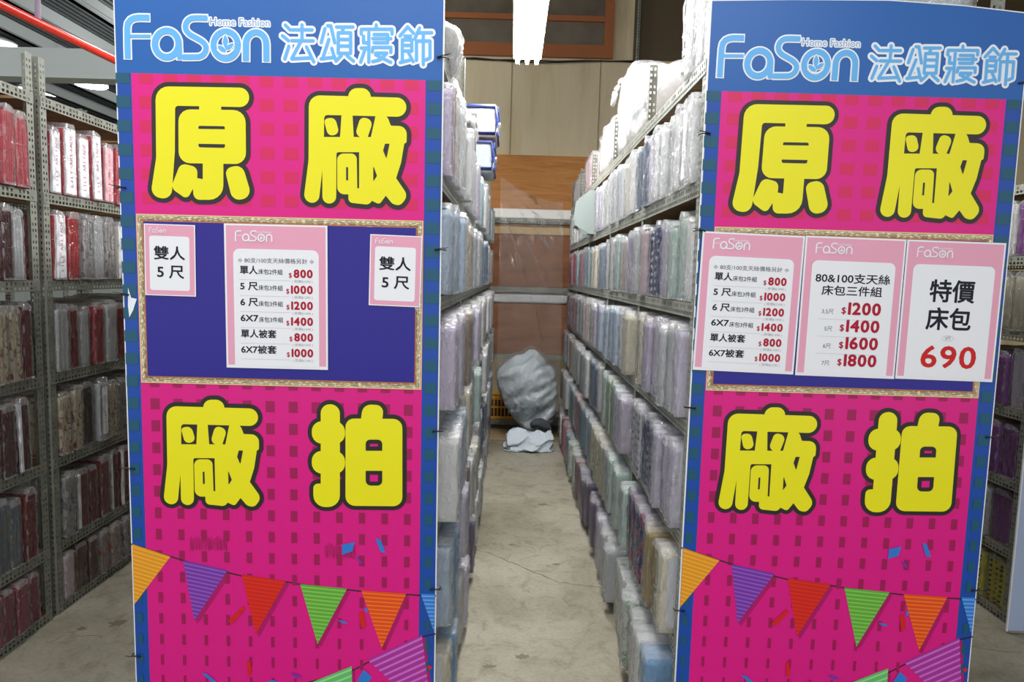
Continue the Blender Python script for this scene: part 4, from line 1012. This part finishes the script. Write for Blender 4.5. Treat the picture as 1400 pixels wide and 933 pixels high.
def blue_trim(root, sx, sy, sz):
    for y in (-sy/2+.004, sy/2-.004):
        s = MB(); s.tube([(.02, y, .03), (sx-.02, y, .03), (sx-.004, y, sz/2), (sx-.02, y, sz-.01), (.02, y, sz-.01), (.005, y, sz/2), (.02, y, .03)], .013, trim_blue, 6); s.build('piping', root)
    s = MB(); s.bevbox((.015, -sy/2+.01, sz-.022), (sx-.015, sy/2-.01, sz+.003), trim_blue, .008); s.build('lid_panel', root)
    s = MB(); s.bevbox((sx-.012, -sy/2+.012, .02), (sx+.004, sy/2-.012, .045), trim_blue, .006); s.bevbox((sx-.012, -sy/2+.012, sz-.05), (sx+.004, sy/2-.012, sz-.01), trim_blue, .006); s.build('edge_band', root)
    s = MB(); s.tube(spline([(sx, -.08, sz*.55), (sx+.006, -.05, sz*.60), (sx+.008, 0, sz*.61), (sx+.006, .05, sz*.60), (sx, .08, sz*.55)], 4), .006, card_m, 8); s.build('carry_handle', root)
gz = 'clear zip bags with blue trim'
soft_bag('zip_bag', 'clear zip bag with navy trim, lower of the stacked pair on the left rack', 'bag', gz, (-.56, 4.62, ZT), (-.135, 5.05, 2.485), 'pblue', .03, .006, 12, extra=blue_trim)
soft_bag('zip_bag', 'clear zip bag with navy trim, upper of the stacked pair on the left rack', 'bag', gz, (-.58, 4.60, 2.497), (-.115, 5.03, 2.71), 'white', .03, .006, 13, extra=blue_trim)
for i, (z, k, nm) in enumerate(((1.905, 'white', 'second'), (1.53, 'greyw', 'third'), (1.155, 'white', 'fourth'))):
    tag(pack('linen_pack', k, -1.105-.10, 2.26, z+.001, .13, .27, .34, 1, None), '%s wrapped linen pack jutting past the sale board towards the left aisle, %s shelf' % (FAB[k][0], nm), 'bedding pack', 'linen packs jutting into the left aisle')

# ------------------------------------------------------------------ end of the aisle
rk = make_rack('grey slotted rack of brown cartons across the end of the centre aisle', -.47, -1, .5, [(0, 1.50)], [2.18, 1.49, .80, .11], 2.3)
rk.location = (-.47, 7.0, 0); rk.rotation_euler = (0, 0, -math.pi/2)
tape = mat('packing_tape', (182, 140, 96), .3, .5)
def carton(label, lo, hi, m=cardboard):
    root = tag(empty('carton', ((lo[0]+hi[0])/2, lo[1], lo[2])), label, 'box', 'cartons on the end rack')
    W, D, H = hi[0]-lo[0], hi[1]-lo[1], hi[2]-lo[2]
    b = MB(); b.bevbox((-W/2, 0, 0), (W/2, D, H-.004), m, .006, 2); b.build('body', root)
    b = MB(); b.bevbox((-W/2+.002, .002, H-.003), (W/2-.002, D/2-.003, H), m, .001, 1); b.build('flap', root)
    b = MB(); b.bevbox((-W/2+.002, D/2+.003, H-.003), (W/2-.002, D-.002, H), m, .001, 1); b.build('flap', root)
    b = MB(); b.box((-W/2-.0006, D/2-.025, H*.8), (-W/2, D/2+.025, H), tape); b.box((-W/2, D/2-.025, H), (W/2, D/2+.025, H+.0006), tape); b.build('tape', root)
    return root
tan = mat('tan_card', (190, 160, 118), .8, .15)
carton('long white carton lying on top of the end rack', (-.42, 7.0, 2.182), (.92, 7.35, 2.275), mat('white_card', (236, 234, 228), .6, .3))
carton('big brown carton on the upper shelf of the end rack', (-.41, 7.005, 1.492), (.61, 7.45, 2.02))
carton('flat tan carton on top of the upper brown carton', (-.40, 7.01, 2.022), (.60, 7.43, 2.10), tan)
carton('brown carton on the upper end-rack shelf behind the right rack', (.63, 7.005, 1.492), (.98, 7.45, 1.98))
carton('big brown carton on the lower shelf of the end rack', (-.41, 7.005, .802), (.61, 7.45, 1.32))
carton('brown carton on the lower end-rack shelf behind the right rack', (.63, 7.005, .802), (.98, 7.45, 1.28))
soft_bag('folded_plastic', 'folded pale plastic sheeting on top of the lower brown carton', 'plastic sheet', None, (-.38, 7.03, 1.322), (.58, 7.42, 1.42), 'greyw', .03, .016, 21, wrap=False)
# yellow lattice crate
cr = tag(empty('plastic_crate', (-.30, 7.02, .113)), 'yellow slotted plastic crate on the bottom shelf of the end rack', 'crate')
def crate_side(L, horizontal):
    b = MB(); H = .24
    for z0, z1 in ((0, .03), (.115, .135), (H-.035, H)): b.bevbox((0, 0, z0), (L, .012, z1), yellowcrate, .002, 1)
    n = int(L/.035)
    for i in range(n+1):
        x = i*(L-.012)/n; b.bevbox((x, .001, .01), (x+.012, .011, H-.01), yellowcrate, .002, 1)
    return b
for nm, loc, rz, L in (('side_panel', (0, 0, 0), 0, .42), ('side_panel', (0, .30, 0), 0, .42), ('end_panel', (.012, .012, 0), math.pi/2, .288), ('end_panel', (.42, .012, 0), math.pi/2, .288)):
    o = crate_side(L, True).build(nm, cr, loc); o.rotation_euler = (0, 0, rz)
b = MB(); b.bevbox((.01, .01, .0), (.41, .30, .008), yellowcrate, .002, 1); b.build('base', cr)
soft_bag('cloth_bundle', 'brown cloth filling the yellow slotted crate', 'cloth', None, (-.275, 7.04, .125), (.09, 7.30, .33), 'brown', .04, .012, 22, wrap=False)
b = MB(); b.bevbox((-.22, 6.55, .001), (.55, 6.98, .016), mat('worn_plywood', (150, 128, 98), .7, .2), .003, 1)
tag(b.build('plywood_sheet'), 'thin worn plywood sheet on the floor at the aisle end', 'board')
# big sack of grey white cloth leaning at the end of the aisle
def sack():
    root = tag(empty('cloth_sack', (.205, 6.60, .017)), 'big sagging sack of grey white cloth in plastic at the aisle end', 'sack')
    def sh(scale, am, seed):
        bm = bmesh.new(); bmesh.ops.create_icosphere(bm, subdivisions=5, radius=1)
        for v in bm.verts:
            p = v.co.copy(); zz = (p.z+1)/2
            lft, rgt = -.33+.37*max(0, .75-zz)**1.3, .27
            x = ((rgt+lft)/2+(rgt-lft)/2*max(-1, min(1, p.x*1.12)))*scale; y = p.y*.21*scale; z = (zz**.85*.86+.10*noise.noise(Vector((p.x*2.3, p.y*2, seed)))*zz)*scale
            sl = z*.9-x*.55
            al = z*.55+x*.9; rdg = 1-abs(noise.noise(Vector((sl*11, al*2.0, y*3+seed))))*2
            rd2 = 1-abs(noise.noise(Vector((sl*30, al*4, y*6+seed))))*2
            n = noise.noise_vector(Vector((x*4, y*4, z*3))+Vector((seed, 0, 0)))*am*.8
            q = Vector((x, y, z))+n+Vector((p.x*.3, p.y, .2*p.z))*(rdg*am*1.8+rd2*am*1.1-am)
            v.co = Vector((min(q.x, .29), min(q.y, .25), max(q.z, 0)))
        bm.normal_update()
        vs = [v.co.copy() for v in bm.verts]; fs = [[v.index for v in f.verts] for f in bm.faces]; bm.free(); return vs, fs
    m = fabric('sackcloth', (186, 194, 200)); vs, fs = sh(.96, .03, 3); link('cloth_body', mesh_of(vs, fs, m), root)
    vs, fs = sh(1.0, .034, 3); link('plastic_wrap', mesh_of(vs, fs, sheet_film), root)
    b = MB(); b.tube(spline([(.02, -.165, .16), (.08, -.18, .20), (.15, -.17, .17), (.20, -.15, .12)], 5), [.02, .03, .035, .04, .04, .04, .045, .05, .05, .05, .05, .045, .04, .035, .03, .02], fab('charc'), 10); b.build('dark_opening', root)  # dark hollow of the sack's opening, put in as a charcoal roll
    return root
sack()
soft_bag('cloth_bundle', 'pale blue white cloth spilling on the floor in front of the sack', 'cloth', None, (-.01, 6.12, .002), (.41, 6.34, .17), 'cleanbl', .02, .055, 23, wrap=False, squash=.4)
# clear sheet drawn across the aisle end from the left rack to the right one
g = MB(); NX, NY = 40, 60; vs = []; fs = []
for j in range(NY+1):
    t = j/NY
    for i in range(NX+1):
        s = i/NX
        top = Vector((-.125, 6.35, 2.50)).lerp(Vector((.475, 6.60, 2.30)), s); top.z -= .05*math.sin(math.pi*s)
        bot = Vector((-.11, 6.26, .62)).lerp(Vector((.470, 6.30, .35)), s)
        p = top.lerp(bot, t)
        ang = math.atan2(t*1.9+.02, s*.75+.10)
        fold = math.sin(ang*26)*.5+math.sin(ang*47+1)*.3+noise.noise(Vector((s*6, t*7, 2)))*.9
        p.y += .022*fold*(min(1, (s+t)*2)) - .10*math.sin(math.pi*t); p.x += .006*fold*(0 if i in (0, NX) else 1)
        vs.append(p)
for j in range(NY):
    for i in range(NX): a = j*(NX+1)+i; fs.append((a, a+1, a+NX+2, a+NX+1))
g.add(vs, fs, sheet_film, True); tag(g.build('plastic_sheet'), 'clear plastic sheet stretched slanting across the end of the centre aisle', 'plastic sheet')

gbin = mat('grey_bin_plastic', (138, 148, 146), .4, .5)
bn = tag(empty('open_bin', (.43, 4.83, 1.907)), 'grey open-sided plastic bin jutting from the second shelf on the right of the aisle', 'bin')
for nm, pts, y0, y1 in (('side_panel', [(.10, 0), (.36, 0), (.36, .30), (.10, .30), (.02, .24), (.0, .06)], 0, .006), ('side_panel', [(.10, 0), (.36, 0), (.36, .30), (.10, .30), (.02, .24), (.0, .06)], .194, .2)):
    m_ = MB(); extr(pts, y0, y1, gbin, m_); m_.build(nm, bn)
m_ = MB(); m_.box((.10, .006, 0), (.36, .194, .006), gbin); m_.build('base', bn)
m_ = MB(); m_.box((.354, .006, .006), (.36, .194, .30), gbin); m_.build('back_panel', bn)
m_ = MB(); m_.bevbox((.0, .006, .05), (.03, .194, .10), gbin, .004, 1); m_.build('front_lip', bn)
